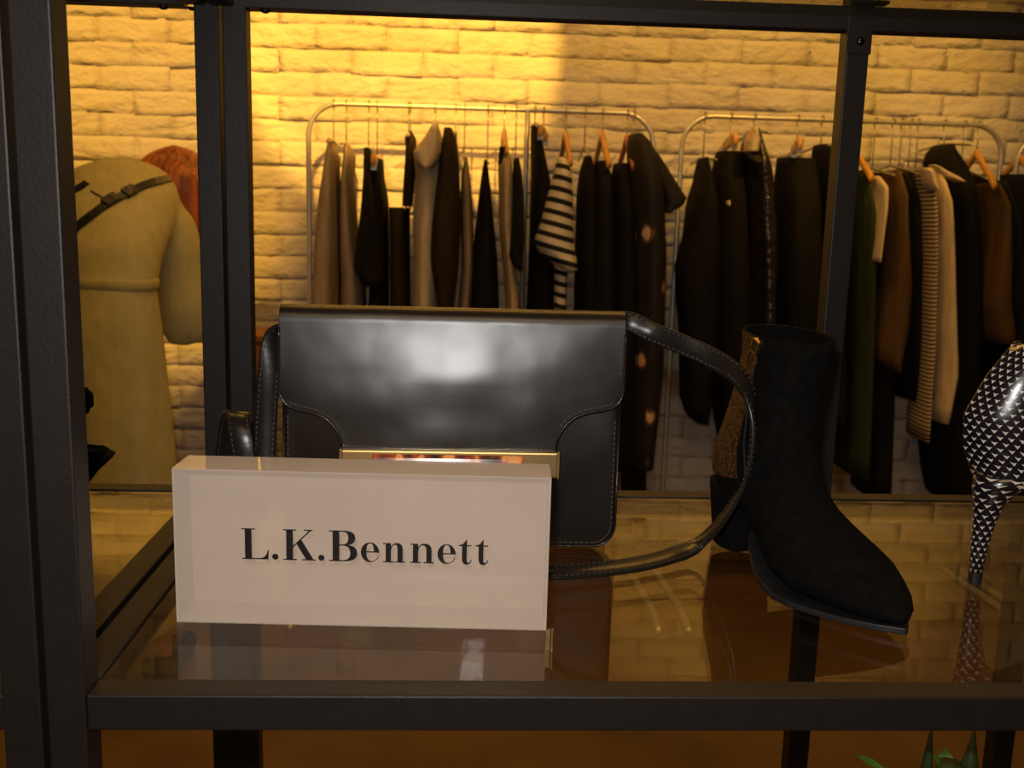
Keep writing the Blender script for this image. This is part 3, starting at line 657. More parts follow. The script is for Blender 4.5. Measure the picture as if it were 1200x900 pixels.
# ------------------------------------------------------------------ stiletto pumps
def pump(name, label, tip, head, m_up, m_in, m_sole, hz=.088, S=1.0, group=None, bk=(.008, -.023, -.012), ztop=.196, m_heel=None, hoff=0.):
    u = V((math.cos(head), math.sin(head), 0)); v = V((-u.y, u.x, 0))
    t = thing(name, label, 'shoe', tip, group)
    def P(s, l, z): return tip+(u*s+v*l+V((0, 0, z)))*S
    zt_ = lambda s: interp([(-.012, ztop), (.02, ztop), (.05, ztop-.03), (.09, .5*ztop+.02), (.13, .066), (.16, .058), (.24, .058)], s)[0]
    zb_ = lambda s: interp([(-.02, hz+.003), (.0, hz+.001), (.03, hz-.001), (.06, hz-.017), (.10, hz-.05), (.14, .012), (.16, .0035), (.20, .003), (.245, .008)], s)[0]
    LV, NA = 16, 44; rings = []; uvr = []
    for j in range(LV+1):
        f = j/LV; B = interp([(0, bk[0]), (.25, bk[0]*.45+bk[1]*.55), (.55, bk[1]), (.8, bk[1]*.8+bk[2]*.2), (1, bk[2])], f)[0]
        Fr = interp([(0, .150), (.3, .190), (.6, .222), (.85, .243), (1, .242)], f)[0]
        wm = interp([(0, .026), (.3, .031), (.7, .034), (1, .029)], f)[0]
        ring = []; uv = []
        for i in range(NA):
            a = 2*math.pi*i/NA; cs_ = (1-math.cos(a))/2; s = B+(Fr-B)*cs_
            ln = cs_; prof = interp([(0, 0), (.04, .42), (.12, .70), (.25, .80), (.45, .84), (.62, 1.0), (.78, .85), (.9, .46), (1, .0)], ln)[0]
            # narrow shank on the sole
            if f > .7 and .2 < ln < .6: prof *= 1-.35*(f-.7)/.3*math.sin((ln-.2)/.4*math.pi)
            l = math.copysign(wm*prof, math.sin(a)) if abs(math.sin(a)) > 1e-6 else 0
            z = zt_(s)*(1-f)+zb_(s)*f
            if s > .15: z = max(z, zb_(s)) if f < 1 else zb_(s)
            ring.append(P(s, l, z))
        rings.append(ring)
    mb = MB().loft(rings, cap0=False, cap1=False)
    o = mb.build('upper', m_up, t, smooth=True, fix=True)
    # uv in metres: around and down
    me = o.data; uvl = me.uv_layers.new(name='UVMap')
    per = [0]
    mid = rings[LV//2]
    for i in range(NA): per.append(per[-1]+(mid[(i+1) % NA]-mid[i]).length)
    dn = [0]
    for j in range(LV): dn.append(dn[-1]+.0066*S)
    for p_ in me.polygons:
        idx = [me.loops[li].vertex_index for li in p_.loop_indices]; ii = [q % NA for q in idx]; wrap = (0 in ii and NA-1 in ii)
        for li, q_ in zip(p_.loop_indices, idx):
            i, j = q_ % NA, q_//NA; pu_ = per[i] if not (wrap and i == 0) else per[NA]
            uvl.data[li].uv = (pu_, -dn[j])
    so = o.modifiers.new('solid', 'SOLIDIFY'); so.thickness = .0016*S; so.offset = -1
    # insole, sole
    ins = []
    for k in range(13):
        s = bk[2]+.010+(.226-bk[2])*k/12; ln = (s-bk[2])/(.242-bk[2]); wd = .027*interp([(0, .25), (.05, .5), (.12, .72), (.25, .72), (.45, .72), (.62, .98), (.78, .83), (.9, .45), (1, .06)], ln)[0]
        ins.append([P(s, -wd, zb_(s)+.0030), P(s, wd, zb_(s)+.0030), P(s, wd, zb_(s)+.0052), P(s, -wd, zb_(s)+.0052)])
    MB().loft(ins).build('insole', m_in, t, smooth=False)
    sol = [[r[0]-V((0, 0, .0048*S)), r[1]-V((0, 0, .0048*S)), r[1]-V((0, 0, .0026*S)), r[0]-V((0, 0, .0026*S))] for r in ins]
    MB().loft(sol).build('sole', m_sole, t, smooth=False)
    # stiletto heel
    hr = []; hs = [(0, .0052, 0, .0052), (.010, .0054, 0, .005), (.03, .0066, .0005, .0056), (.05, .0086, .0018, .0072), (.068, .0122, .004, .0105), (.08, .0185, .0085, .0155), (hz+.004, .026, .0165, .022)]
    hu = []
    for z, ra, ds, rl in hs: hr.append([P(ds+hoff*(z/hz)**2+ra*math.cos(a), rl*math.sin(a), z) for a in (2*math.pi*j/20 for j in range(20))])
    ho = MB().loft(hr[1:]).build('heel', m_heel or m_up, t, smooth=True, fix=True)
    uvl = ho.data.uv_layers.new(name='UVMap'); nv = 20
    for p_ in ho.data.polygons:
        idx = [ho.data.loops[li].vertex_index for li in p_.loop_indices]; ii = [q % nv for q in idx]; wrap = (0 in ii and nv-1 in ii)
        for li, q_ in zip(p_.loop_indices, idx):
            i, j = q_ % nv, q_//nv; i = nv if (wrap and i == 0) else i
            uvl.data[li].uv = (i/nv*.0074*8, hs[j+1][0])
    MB().loft(hr[:2]).build('heel_tip', M['rubber'], t, smooth=False)
    return t, P
tip = atz(1142, 683, ZS-.0015)
pump('stiletto_pump', 'black patent stiletto pump printed with tiny white hearts, on the glass shelf', tip, R(-8), M['heart'], M['nude'], M['nude'], hz=.088)
back = at(131, 535, .80)
tipL = V((back.x-.047, .80, ZS-.0015))
t2, P2 = pump('stiletto_pump', 'black suede ankle-strap pump with cream insole on the neighbouring shelf', tipL, R(180), M['suede'], M['cream'], M['cream'], hz=.078, bk=(-.046, -.042, -.026), ztop=.086, hoff=-.036)
ac = at(88, 470, .80)
rings = [[V((ac.x-.018+.030*math.cos(a)*k_, .80+.026*math.sin(a)*k_, ac.z+dz)) for a in (2*math.pi*j/24 for j in range(24))] for k_, dz in ((1, -.006), (1.04, -.005), (1.04, .005), (1, .006))]
MB().loft(rings, cap0=False, cap1=False).build('ankle_strap', M['suede'], t2, smooth=True)
bk_ = at(98, 470, .785); MB().box((bk_.x-.006, .776, bk_.z-.010), (bk_.x+.004, .788, bk_.z+.011)).build('buckle', M['suede'], t2, bevel=.002)
MB().box((bk_.x-.002, .778, bk_.z-.001), (bk_.x+.0065, .786, bk_.z+.009)).build('bow', M['suede'], t2, bevel=.002)
MB().tube([P2(.0, .012, .082), P2(.012, .012, .10), V((ac.x-.02, .815, ac.z))], .0025, 6).build('back_strap', M['suede'], t2, smooth=True)

# ------------------------------------------------------------------ clothes racks
RY = 3.10
def rack(name, xl, xr, ztop, label, mid=None, dY=0):
    Y = RY+dY; t = thing(name, label, 'clothes rack', ((xl+xr)/2, Y, 0)); rr = .095; r = .0078
    pts = [V((xl, Y, .03))]+[V((xl, Y, ztop*(.2+.2*i))) for i in range(4)]
    for i in range(0, 9): a = R(180-90*i/8); pts.append(V((xl+rr+rr*math.cos(a), Y, ztop-rr+rr*math.sin(a))))
    pts.append(V(((xl+xr)/2, Y, ztop)))
    for i in range(0, 9): a = R(90-90*i/8); pts.append(V((xr-rr+rr*math.cos(a), Y, ztop-rr+rr*math.sin(a))))
    pts += [V((xr, Y, ztop*(.8-.2*i))) for i in range(4)]+[V((xr, Y, .03))]
    MB().tube(pts, r, 10).build('frame_tube', M['chrome_rack'], t, smooth=True)
    for x in (xl, xr):
        f = catmull([V((x, Y+.10, .012)), V((x, Y, .014)), V((x+.006, Y-.12, .014)), V((x+.012, Y-.3, .014)), V((x+.004, Y-.45, .013))], 5)
        MB().tube(f, .011, 8).build('foot', M['chrome_rack'], t, smooth=True)
    MB().tube([(xl, Y, .16), (xr, Y, .16)], .007, 8).build('lower_bar', M['chrome_rack'], t, smooth=True)
    if mid: MB().tube([(mid, Y+.02, .16), (mid, Y+.02, ztop-.2), (mid, Y, ztop)], .008, 8).build('support_pole', M['chrome_rack'], t, smooth=True)
    return t
zt1 = at(560, 127, RY).z; xa = at(362, 220, RY).x; xb = at(763, 220, RY).x
rack('clothes_rack', xa, xb, zt1, 'metal clothes rail holding the striped top and the cream hooded jacket', at(615, 250, RY).x)
xc = at(796, 220, RY).x; xd = at(1169, 220, RY).x; zt2 = at(980, 141, RY).z
rack('clothes_rack', xc, xd, zt2, 'metal clothes rail holding the ivory cardigan and leather-look jacket')
xe = at(1186, 240, RY).x; rack('clothes_rack', xe, xe+1.02, zt2-.02, 'metal clothes rail beyond the one holding the ivory cardigan')

def garment(name, label, cat, col, prof, dy=0., depth=.36, group=None, seed=0, folds=1., extra=None, taper=.55):
    Y = RY+dy; mb = MB(); n = 18; ns = 20
    y0, y1 = prof[0][0], prof[-1][0]; ph = seed*1.7
    rings = []
    for i in range(ns+1):
        t = i/ns; py = y0+(y1-y0)*(t**1.25); xl, xr = interp(prof, py)
        a = at(xl, py, Y); b = at(xr, py, Y); cx = (a.x+b.x)/2; hw = max((b.x-a.x)/2, .003); z = (a.z+b.z)/2
        dd = depth/2*(taper+(1-taper)*min(1, t*5)); ring = []
        for k in range(28):
            th = 2*math.pi*k/28; c_, s_ = math.cos(th), math.sin(th)
            fo = folds*min(1, t*3)*(.10*math.sin(3*th+ph+t*2)+.06*math.sin(7*th+ph*2-t*3))
            ring.append(V((cx+hw*math.copysign(abs(c_)**.8, c_)*(1-.10*folds*min(1, t*3)+fo*abs(s_)), Y+dd*s_*(1+.03*math.sin(5*th+ph)), z)))
        rings.append(ring)
    if extra: pass
    mb.loft(rings)
    o = mb.build(name, K[col], None, smooth=True)
    tag(o, label, cat, group); return o
def hanger(hx, rackz, py_neck, py_tip, kind, group, label, dy=0, rot=0, half=.17):
    Y = RY; p = at(hx, py_neck, Y); tpz = at(hx, py_tip, Y).z; x = p.x
    t = thing('clothes_hanger', label, 'hanger', (x, Y, p.z), group)
    hook = [V((x, Y-.016, rackz-.006)), V((x, Y-.0125, rackz+.006)), V((x, Y, rackz+.0125)), V((x, Y+.0125, rackz+.005)), V((x, Y+.008, rackz-.02)), V((x, Y+.002, rackz-.04)), V((x, Y, p.z))]
    MB().tube(catmull(hook, 3), .0022, 5).build('hook', M['wire'], t, smooth=True)
    d = V((math.sin(rot), math.cos(rot), 0)); sd = V((math.cos(rot), -math.sin(rot), 0)); drop = max(p.z-tpz, .012)
    thick, hh = {'wood': (.008, .014), 'red': (.008, .014), 'clip': (.007, .019), 'wire': (.003, .004), 'plastic': (.005, .006)}[kind]
    rings = []
    for i in range(13):
        q_ = -1+2*i/12; c = V((x, Y, p.z))+d*(half*q_)+V((0, 0, -drop*(abs(q_)**(1.0 if kind != 'clip' else 3))*(1 if kind != 'clip' else .2)-hh))
        rings.append([c+sd*(thick*math.cos(a))+V((0, 0, hh*math.sin(a))) for a in (2*math.pi*j/10 for j in range(10))])
    MB().loft(rings).build('arm', M['wood'] if kind in ('wood', 'clip') else M['redwood'] if kind == 'red' else M['wire'] if kind == 'wire' else M['plastic'], t, smooth=True)
    if kind in ('clip', ):
        for q_ in (-.8, .8):
            c = V((x, Y, p.z))+d*(half*q_)+V((0, 0, -.03)); MB().obox(c, sd*.009, d*.008, V((0, 0, .02))).build('clip', M['wire'], t, bevel=.002)
    return t
G1 = 'clothes on the rail with the striped top'; G2 = 'clothes on the rail with the ivory cardigan'; G3 = 'clothes on the farthest rail'
H1 = 'hangers on the rail with the striped top'; H2 = 'hangers on the rail with the ivory cardigan'
items = [
 # rack 1
 ('blouse', 'taupe blouse at the rounded end of the clothes rail, above the handbag', 'blouse', 'taupe', [(163,386,390),(182,384,396),(200,381,397),(230,375,399),(280,369,400),(400,366,399)], 0, G1),
 ('blouse', 'taupe blouse hanging second from the rounded end of the clothes rail', 'blouse', 'taupe', [(168,405,408),(182,404,416),(210,402,414),(250,400,418),(300,400,423),(330,401,430),(410,401,430)], .03, G1),
 ('black_top', 'black top with slanted hem beside the two taupe blouses', 'top', 'black', [(174,428,434),(205,428,436),(240,424,442),(280,418,446),(315,413,450),(332,424,452)], -.09, G1),
 ('trousers', 'black trousers hanging from a shiny clip beside the slanted-hem top', 'trousers', 'black', [(187,438,449),(210,438,450),(235,437,455),(300,434,456),(430,428,456)], .02, G1),
 ('skirt', 'dark flat-topped skirt hanging low under the short brown scarf top', 'skirt', 'brownblack', [(243,456,481),(300,456,481),(430,458,482)], .02, G1),
 ('scarf_top', 'short brown top hanging beside the cream hooded jacket', 'top', 'brownblack', [(154,479,483),(162,474,488),(175,475,489),(210,473,487),(242,471,484)], -.05, G1),
 ('hooded_jacket', 'cream hooded jacket with peaked hood on the clothes rail', 'jacket', 'cream', [(145,508,513),(155,502,517),(165,495,520),(178,482,521),(195,484,521),(215,486,520),(260,483,520),(430,482,514)], -.04, G1),
 ('jacket', 'dark jacket pressed against the cream hooded jacket', 'jacket', 'brownblack', [(151,520,530),(165,518,536),(200,512,540),(260,502,543),(300,500,540),(340,508,535),(370,515,530)], -.10, G1),
 ('cardigan', 'narrow grey-beige cardigan hanging beside the dark jacket', 'cardigan', 'grey', [(185,545,548),(205,540,551),(250,539,555),(310,540,556),(430,530,548)], -.01, G1),
 ('dress', 'plain black dress with narrow shoulders between grey cardigan and woolly oatmeal coat', 'dress', 'black', [(188,567,571),(205,564,573),(240,559,577),(300,552,584),(430,538,590)], -.02, G1),
 ('coat', 'woolly oatmeal coat hanging from a pale wooden hanger', 'coat', 'oat', [(174,586,595),(190,583,600),(220,584,602),(260,584,602),(300,588,603),(350,592,608),(430,592,608)], -.07, G1),
 ('black_top', 'short black top with slanted hem hanging beside the oatmeal coat', 'top', 'black', [(186,602,608),(210,601,612),(240,598,614),(280,594,615),(302,592,613),(314,604,612)], -.12, G1),
 ('dress', 'black sleeveless dress hanging beside the striped top', 'dress', 'black', [(148,622,628),(165,622,635),(190,622,640),(210,621,645),(240,620,645),(300,618,650),(430,612,655)], 0, G1),
 ('striped_top', 'black and cream striped long-sleeved top on a wooden hanger', 'top', 'striped', [(185,653,664),(205,648,670),(230,640,672),(260,632,673),(284,623,675),(298,630,677),(315,655,678)], -.13, G1),
 ('dress', 'black dress with two thin straps hanging beside the striped top', 'dress', 'black', [(183,686,691),(200,680,696),(230,676,700),(300,674,702),(430,672,704)], -.02, G1),
 ('dress', 'black dress under an amber wooden hanger beside the strappy dress', 'dress', 'black', [(189,698,712),(215,694,716),(260,692,718),(430,688,722)], -.05, G1),
 ('coat', 'long black coat under the reddish wooden hanger', 'coat', 'black', [(192,720,736),(215,715,739),(260,712,745),(480,712,748),(545,716,752)], -.02, G1),
 ('floral_dress', 'long black dress with pink flowers and a flared sleeve', 'dress', 'floral', [(158,738,752),(165,736,760),(180,735,768),(200,736,775),(255,740,777),(300,741,779),(360,742,777),(430,738,776),(470,736,772),(540,736,764)], -.09, G1),
 ('trousers', 'plain black trousers hanging behind the floral dress', 'trousers', 'black', [(300,736,756),(560,728,757),(600,730,756)], .10, G1),
 # rack 2
 ('dress', 'black dress with peaked shoulder at the start of the second clothes rail', 'dress', 'black', [(185,822,825),(205,818,828),(220,815,831),(232,808,838),(280,800,842),(310,789,845),(340,790,842),(400,795,840),(440,797,832),(470,798,830),(488,806,825)], -.05, G2),
 ('trousers', 'black trousers with a pale button under a clip hanger', 'trousers', 'black', [(178,841,866),(192,837,868),(240,831,874),(340,830,880),(470,833,882),(560,850,884)], 0, G2),
 ('jacket', 'shiny black leather-look jacket with tan collar', 'jacket', 'satin', [(152,881,884),(170,872,890),(200,871,898),(250,872,904),(300,874,907),(430,876,904)], -.07, G2),
 ('trousers', 'wide black trousers under the long wooden clip hanger', 'trousers', 'black', [(186,912,953),(220,909,957),(300,906,962),(520,905,962)], -.02, G2),
 ('skirt', 'black skirt beside the wide trousers, partly behind the shelf post', 'skirt', 'navy', [(170,957,974),(300,956,982),(500,955,986)], 0, G2),
 ('cardigan', 'dark green knitted cardigan hanging right behind the shelf post', 'cardigan', 'green', [(200,1000,1008),(240,998,1013),(300,997,1015),(400,995,1013),(550,985,1010)], -.04, G2),
 ('blouse', 'small cream blouse between the green cardigan and black coat', 'blouse', 'cream', [(207,1013,1024),(225,1014,1027),(245,1014,1026),(270,1013,1021),(305,1010,1016)], -.09, G2),
 ('coat', 'long black coat reaching lowest, next to the cream blouse', 'coat', 'black', [(203,1024,1037),(250,1018,1038),(330,1012,1040),(430,1006,1042),(575,1004,1036)], 0, G2),
 ('jacket', 'brown jacket with slanted hem next to the long black coat', 'jacket', 'brown', [(200,1038,1046),(250,1034,1049),(300,1030,1055),(330,1028,1058),(380,1020,1056),(415,1015,1048),(430,1030,1042)], -.08, G2),
 ('dress', 'black dress hanging between the brown jacket and dark brown shirt', 'dress', 'black', [(203,1046,1062),(300,1046,1070),(400,1042,1074),(462,1046,1076)], -.01, G2),
 ('shirt', 'narrow dark brown shirt beside the ribbed edge of the ivory cardigan', 'shirt', 'brown', [(200,1066,1076),(250,1068,1080),(350,1066,1082),(460,1064,1080)], -.05, G2),
 ('ribbed_scarf', 'ribbed cream and brown scarf hanging along the ivory cardigan', 'scarf', 'rib', [(204,1078,1088),(230,1081,1087),(300,1081,1088),(400,1078,1086),(512,1072,1078)], -.13, G2),
 ('cardigan', 'ivory cardigan with square hem, palest garment on its rail', 'cardigan', 'ivory', [(198,1080,1090),(215,1083,1096),(260,1086,1100),(300,1087,1102),(400,1086,1107),(430,1086,1109),(460,1084,1102),(487,1080,1096)], -.10, G2),
 ('hooded_coat', 'long black hooded coat beside the ivory cardigan', 'coat', 'black', [(170,1102,1108),(178,1092,1114),(192,1087,1124),(210,1092,1131),(240,1100,1134),(300,1102,1140),(400,1100,1142),(480,1078,1142),(545,1082,1140),(580,1092,1136)], -.02, G2),
 ('shirt', 'brown shirt with straight hem under the bare wooden hanger', 'shirt', 'brown', [(215,1154,1160),(250,1152,1166),(300,1148,1169),(350,1138,1172),(397,1144,1178)], -.07, G2),
 ('dress', 'black dress hanging over the end upright of the second rail', 'dress', 'black', [(205,1139,1150),(250,1140,1160),(400,1142,1164),(580,1140,1166)], .03, G2),
 ('cardigan', 'black cardigan at the end of the rail beside the brown shirt', 'cardigan', 'navy', [(212,1160,1172),(260,1162,1180),(400,1164,1184),(580,1160,1182)], .0, G2),
 ('coat', 'black coat hanging first on the farthest clothes rail', 'coat', 'black', [(205,1175,1212),(300,1174,1222),(590,1172,1225)], -.03, G3),
]
made = {}
for i, (n_, lab, cat, col, prof, dy, grp) in enumerate(items):
    o = garment(n_, lab, cat, col, prof, dy, seed=i, group=grp, depth=.25 if n_ not in ('striped_top', 'ribbed_scarf', 'scarf_top') else .16)
    made[lab] = o
# separate pieces of some garments
def piece(name, owner_key, col, prof, dy, depth=.08):
    own = [o for l, o in made.items() if owner_key in l][0]; o = garment(name, '', '', col, prof, dy, depth=depth, seed=3)
    del o['label'], o['category']; o.parent = own; return o
piece('hood', 'peaked hood', 'cream', [(144,508,513),(156,500,517),(166,493,519),(178,482,519),(190,485,514),(198,494,506)], -.17, .14)
piece('sleeve', 'striped long', 'striped', [(300,648,667),(330,649,665),(362,648,664)], -.12)
piece('sleeve', 'pink flowers', 'floral', [(172,748,764),(195,754,782),(215,762,795),(232,768,806),(240,772,802),(250,774,782)], -.12, .14)
piece('collar', 'leather-look', 'cream', [(150,881,884),(165,874,889),(178,872,887)], -.16, .1)
piece('hood_lining', 'hooded coat beside', 'cream', [(193,1090,1094),(200,1094,1108),(207,1100,1124),(213,1120,1130)], -.17, .06)
piece('button', 'pale button', 'cream', [(235,852,855),(238,851,856),(241,852,855)], -.15, .03)
piece('collar', 'oatmeal', 'black', [(172,585,593),(182,584,591),(192,584,588)], -.21, .06)
piece('neckline', 'ivory cardigan with', 'cream', [(197,1079,1090),(204,1081,1093),(216,1085,1096),(223,1090,1097)], -.20, .08)
hg = [ (391,163,166,'wire'),(406,166,170,'wire'),(432,172,176,'wire'),(442,182,188,'clip2'),(478,236,243,'wire'),(481,152,160,'plastic'),(510,143,150,'wire'),(534,150,158,'plastic'),(544,180,186,'wire'),(571,186,192,'wire'),
  (591,150,176,'wood'),(604,183,188,'wire'),(627,142,150,'plastic'),(637,148,162,'clip'),(663,152,188,'wood'),(685,170,184,'wire'),(706,152,190,'wood'),(735,157,192,'red'),(743,152,160,'wire')]
h1lab = ['thin hanger of the taupe blouse at the rail end', 'thin hanger of the second taupe blouse', 'thin hanger of the black top with slanted hem', 'shiny clip hanger of the black trousers beside the slanted-hem top', 'thin hanger of the dark flat-topped skirt', 'pale hanger of the short brown top', 'thin hanger under the cream peaked hood', 'pale hanger of the dark jacket beside the hooded jacket', 'thin hanger of the narrow grey-beige cardigan', 'thin hanger of the plain black narrow-shouldered dress', 'amber wooden hanger of the woolly oatmeal coat', 'thin hanger of the short black top beside the oatmeal coat', 'pale hanger of the black sleeveless dress', 'wooden clip hanger between sleeveless dress and striped top', 'amber wooden hanger of the striped top', 'thin hanger of the black dress with two thin straps', 'amber wooden hanger of the black dress beside the strappy one', 'reddish wooden hanger of the long black coat', 'thin hanger of the floral dress']
for (hx, a, b, kd), lb in zip(hg, h1lab): hanger(hx, zt1, a, b, 'clip' if kd == 'clip2' else kd, H1, lb, rot=R(8) if kd == 'clip' else 0, half=.15 if kd != 'wood' else .17)
hg2 = [(824,184,188,'wire',0),(856,158,172,'clip',R(9)),(884,150,158,'plastic',0),(934,163,178,'clip',R(15)),(962,168,174,'wire',0),(1003,172,205,'wood',R(4)),(1022,196,206,'wire',0),(1043,192,202,'wire',0),(1053,196,206,'wire',0),(1064,196,204,'wire',0),(1072,198,206,'wire',0),(1106,167,172,'wire',0),(1126,196,210,'wire',0),(1145,174,214,'wood',R(7))]
h2lab = ['thin hanger of the black dress with peaked shoulder', 'wooden clip hanger of the trousers with a pale button', 'pale hanger of the shiny leather-look jacket', 'long wooden clip hanger of the wide black trousers', 'thin hanger of the skirt partly behind the shelf post', 'curved wooden hanger of the dark green cardigan', 'thin hanger of the small cream blouse', 'thin hanger of the brown slanted-hem jacket', 'thin hanger of the black dress next to the brown jacket', 'thin hanger of the narrow dark brown shirt', 'thin hanger of the ribbed scarf', 'thin hanger of the long black hooded coat', 'thin hanger of the black dress beside the hooded coat', 'bare curved wooden hanger above the brown straight-hem shirt']
for (hx, a, b, kd, ro_), lb in zip(hg2, h2lab): hanger(hx, zt2, a, b, kd, H2, lb, rot=ro_)
hanger(1196, zt2-.02, 180, 206, 'wood', None, 'pale wooden hanger on the farthest clothes rail', rot=R(9))

# ------------------------------------------------------------------ brown plinth by the wall
pa = at(246, 392, 2.95); pb = at(308, 392, 2.95)
pl = thing('plinth', 'reddish brown wooden plinth standing between the bending shopper and clothes rail', 'plinth', ((pa.x+pb.x)/2, 3.05, 0))
MB().box((pa.x, 2.95, .04), (pb.x, 3.15, pa.z-.02)).build('body', M['boxwood'], pl, bevel=.003)
MB().box((pa.x-.004, 2.944, pa.z-.02), (pb.x+.004, 3.156, pa.z)).build('top_board', M['boxwood'], pl, bevel=.003)
MB().box((pa.x+.01, 2.96, 0), (pb.x-.01, 3.14, .04)).build('base', M['boxwood'], pl)

# ------------------------------------------------------------------ bending shopper
WY = 2.36
pelv = at(126, 350, WY); per = thing('person', 'person in a long khaki dress bending forward, black strap across the back', 'person', (pelv.x, WY, 0))
ch = at(132, 262, WY+.13); sh = at(138, 218, WY+.26); nk = at(160, 212, WY+.33); hd = at(207, 214, WY+.36)
rs = at(192, 262, WY+.20); re = at(222, 382, WY+.22); rw = at(252, 392, WY+.44)
ls = at(76, 266, WY+.22); le = at(62, 380, WY+.27); lw = at(120, 390, WY+.46)
sv = []; se = []; sr = []
def jn(p, r, parent=None):
    sv.append(tuple(p)); sr.append(r)
    if parent is not None: se.append((parent, len(sv)-1))
    return len(sv)-1
J0 = jn(pelv, .085); J1 = jn(pelv.lerp(ch, .5), .08, J0); J2 = jn(ch, .085, J1); J3 = jn(sh, .07, J2); J4 = jn(nk, .05, J3)
J5 = jn(nk.lerp(hd, .5), .055, J4); J6 = jn(hd, .085, J5); J7 = jn(hd+V((.045, .045, -.045)), .075, J6); jn(hd+V((.08, .07, -.08)), .045, J7)
for s_, e_, w_, sg in ((rs, re, rw, 1), (ls, le, lw, -1)):
    a = jn(s_, .052, J3); a2 = jn(s_.lerp(e_, .5), .043, a); b = jn(e_, .036, a2); b2 = jn(e_.lerp(w_, .5), .032, b); c = jn(w_, .024, b2)
    d = (w_-e_).normalized(); sd = d.cross(V((0, 0, 1))).normalized()
    pm = jn(w_+d*.05, .026, c)
    for q_, l_ in ((-1.5, .055), (-.5, .07), (.5, .075), (1.5, .065)):
        f1 = jn(w_+d*.08+sd*.016*q_, .0095, pm); f2 = jn(w_+d*(.08+l_*.5)+sd*.018*q_+V((0, 0, -.008)), .0088, f1); jn(w_+d*(.08+l_*.85)+sd*.018*q_+V((0, 0, -.03)), .0075, f2)
    t1 = jn(w_+d*.03-sd*.03*sg+V((0, 0, -.005)), .011, c); jn(w_+d*.065-sd*.045*sg+V((0, 0, -.02)), .0085, t1)
for sg in (-1, 1):
    hp = jn(pelv+V((.055*sg, .0, -.10)), .058, J0); kn = jn(V((pelv.x+.07*sg, WY+.03, .50)), .05, hp); cf = jn(V((pelv.x+.075*sg, WY-.01, .32)), .048, kn); an = jn(V((pelv.x+.09*sg, WY, .085)), .034, cf)
    hl = jn(V((pelv.x+.09*sg, WY-.02, .035)), .032, an); ft = jn(V((pelv.x+.10*sg, WY+.10, .03)), .030, hl); jn(V((pelv.x+.105*sg, WY+.17, .022)), .02, ft)
me = bpy.data.meshes.new('body'); me.from_pydata(sv, se, []); me.materials.append(M['skin'])
body = bpy.data.objects.new('body', me); C.objects.link(body); adopt(body, per)
sk = body.modifiers.new('skin', 'SKIN'); sk.use_smooth_shade = True
for i, d in enumerate(me.skin_vertices[0].data): d.radius = (sr[i], sr[i]); d.use_root = (i == 0)
body.modifiers.new('sub', 'SUBSURF').levels = 1; body.modifiers['sub'].render_levels = 2
# face: nose, eyes, mouth, ears on the far side of the head
fdir = V((.62, .62, -.48)).normalized()
fsd = fdir.cross(V((0, 0, 1))).normalized(); fup = fsd.cross(fdir)
fc = hd+V((.03, .03, -.03))
def ball(name, c, rx, m, par, sc3=(1, 1, 1)):
    rings = [[c+V((rx*sc3[0]*math.sin(p_)*math.cos(a), rx*sc3[1]*math.sin(p_)*math.sin(a), rx*sc3[2]*math.cos(p_))) for a in (2*math.pi*j/14 for j in range(14))] for p_ in (math.pi*(i+.02)/9.04 for i in range(10))]
    return MB().loft(rings).build(name, m, par, smooth=True)
ball('nose', fc+fdir*.095, .016, M['skin'], per)
for sg in (-1, 1):
    ball('eye', fc+fdir*.082+fsd*.03*sg+fup*.02, .012, M['cream'], per); ball('ear', fc+fsd*.085*sg-fdir*.01, .028, M['skin'], per, (.5, .6, 1))
ball('mouth', fc+fdir*.088-fup*.035, .018, M['redwood'], per, (1, 1, .4))
for sg in (-1, 1):
    x = pelv.x+.095*sg
    MB().tube(catmull([V((x-.004*sg, WY-.055, .042)), V((x-.003*sg, WY-.03, .046)), V((x, WY+.03, .045)), V((x+.005*sg, WY+.10, .038)), V((x+.010*sg, WY+.17, .030)), V((x+.012*sg, WY+.215, .022))], 3), [.012, .03, .036, .040, .041, .042, .043, .042, .040, .038, .036, .034, .031, .026, .02, .006], 14).build('shoe', M['suede'], per, smooth=True)
# dress: bodice, sleeves and skirt fused by a voxel remesh
def ellring(c, ax, ay, n=30, fold=0, ph=0):
    return [c+ax*math.cos(a)*(1+fold*math.sin(9*a+ph))+ay*math.sin(a)*(1+fold*math.sin(9*a+ph)) for a in (2*math.pi*j/n for j in range(n))]
mb = MB(); X = V((1, 0, 0))
wst = at(126, 330, WY)
def hwx(pxl, pxr, py, Y): return (at(pxr, py, Y).x-at(pxl, py, Y).x)/2
rg = []
bod = [((126, 336, WY), 54, .098, 0), ((127, 300, WY+.03), 58, .105, 14), ((130, 276, WY+.07), 62, .112, 28), ((134, 250, WY+.13), 67, .112, 42), ((139, 232, WY+.19), 68, .10, 58), ((146, 221, WY+.25), 58, .08, 72), ((158, 216, WY+.30), 38, .06, 82), ((172, 216, WY+.33), 25, .05, 86)]
for (px, py, Y), hpx, dep, ang in bod:
    c = at(px, py, Y); up_ = V((0, math.cos(R(ang)), math.sin(R(ang))))
    rg.append(ellring(c, X*(hpx*Y/FPX*1.02), V((0, math.cos(R(ang)), -math.sin(R(ang))))*dep))
mb.loft(rg)
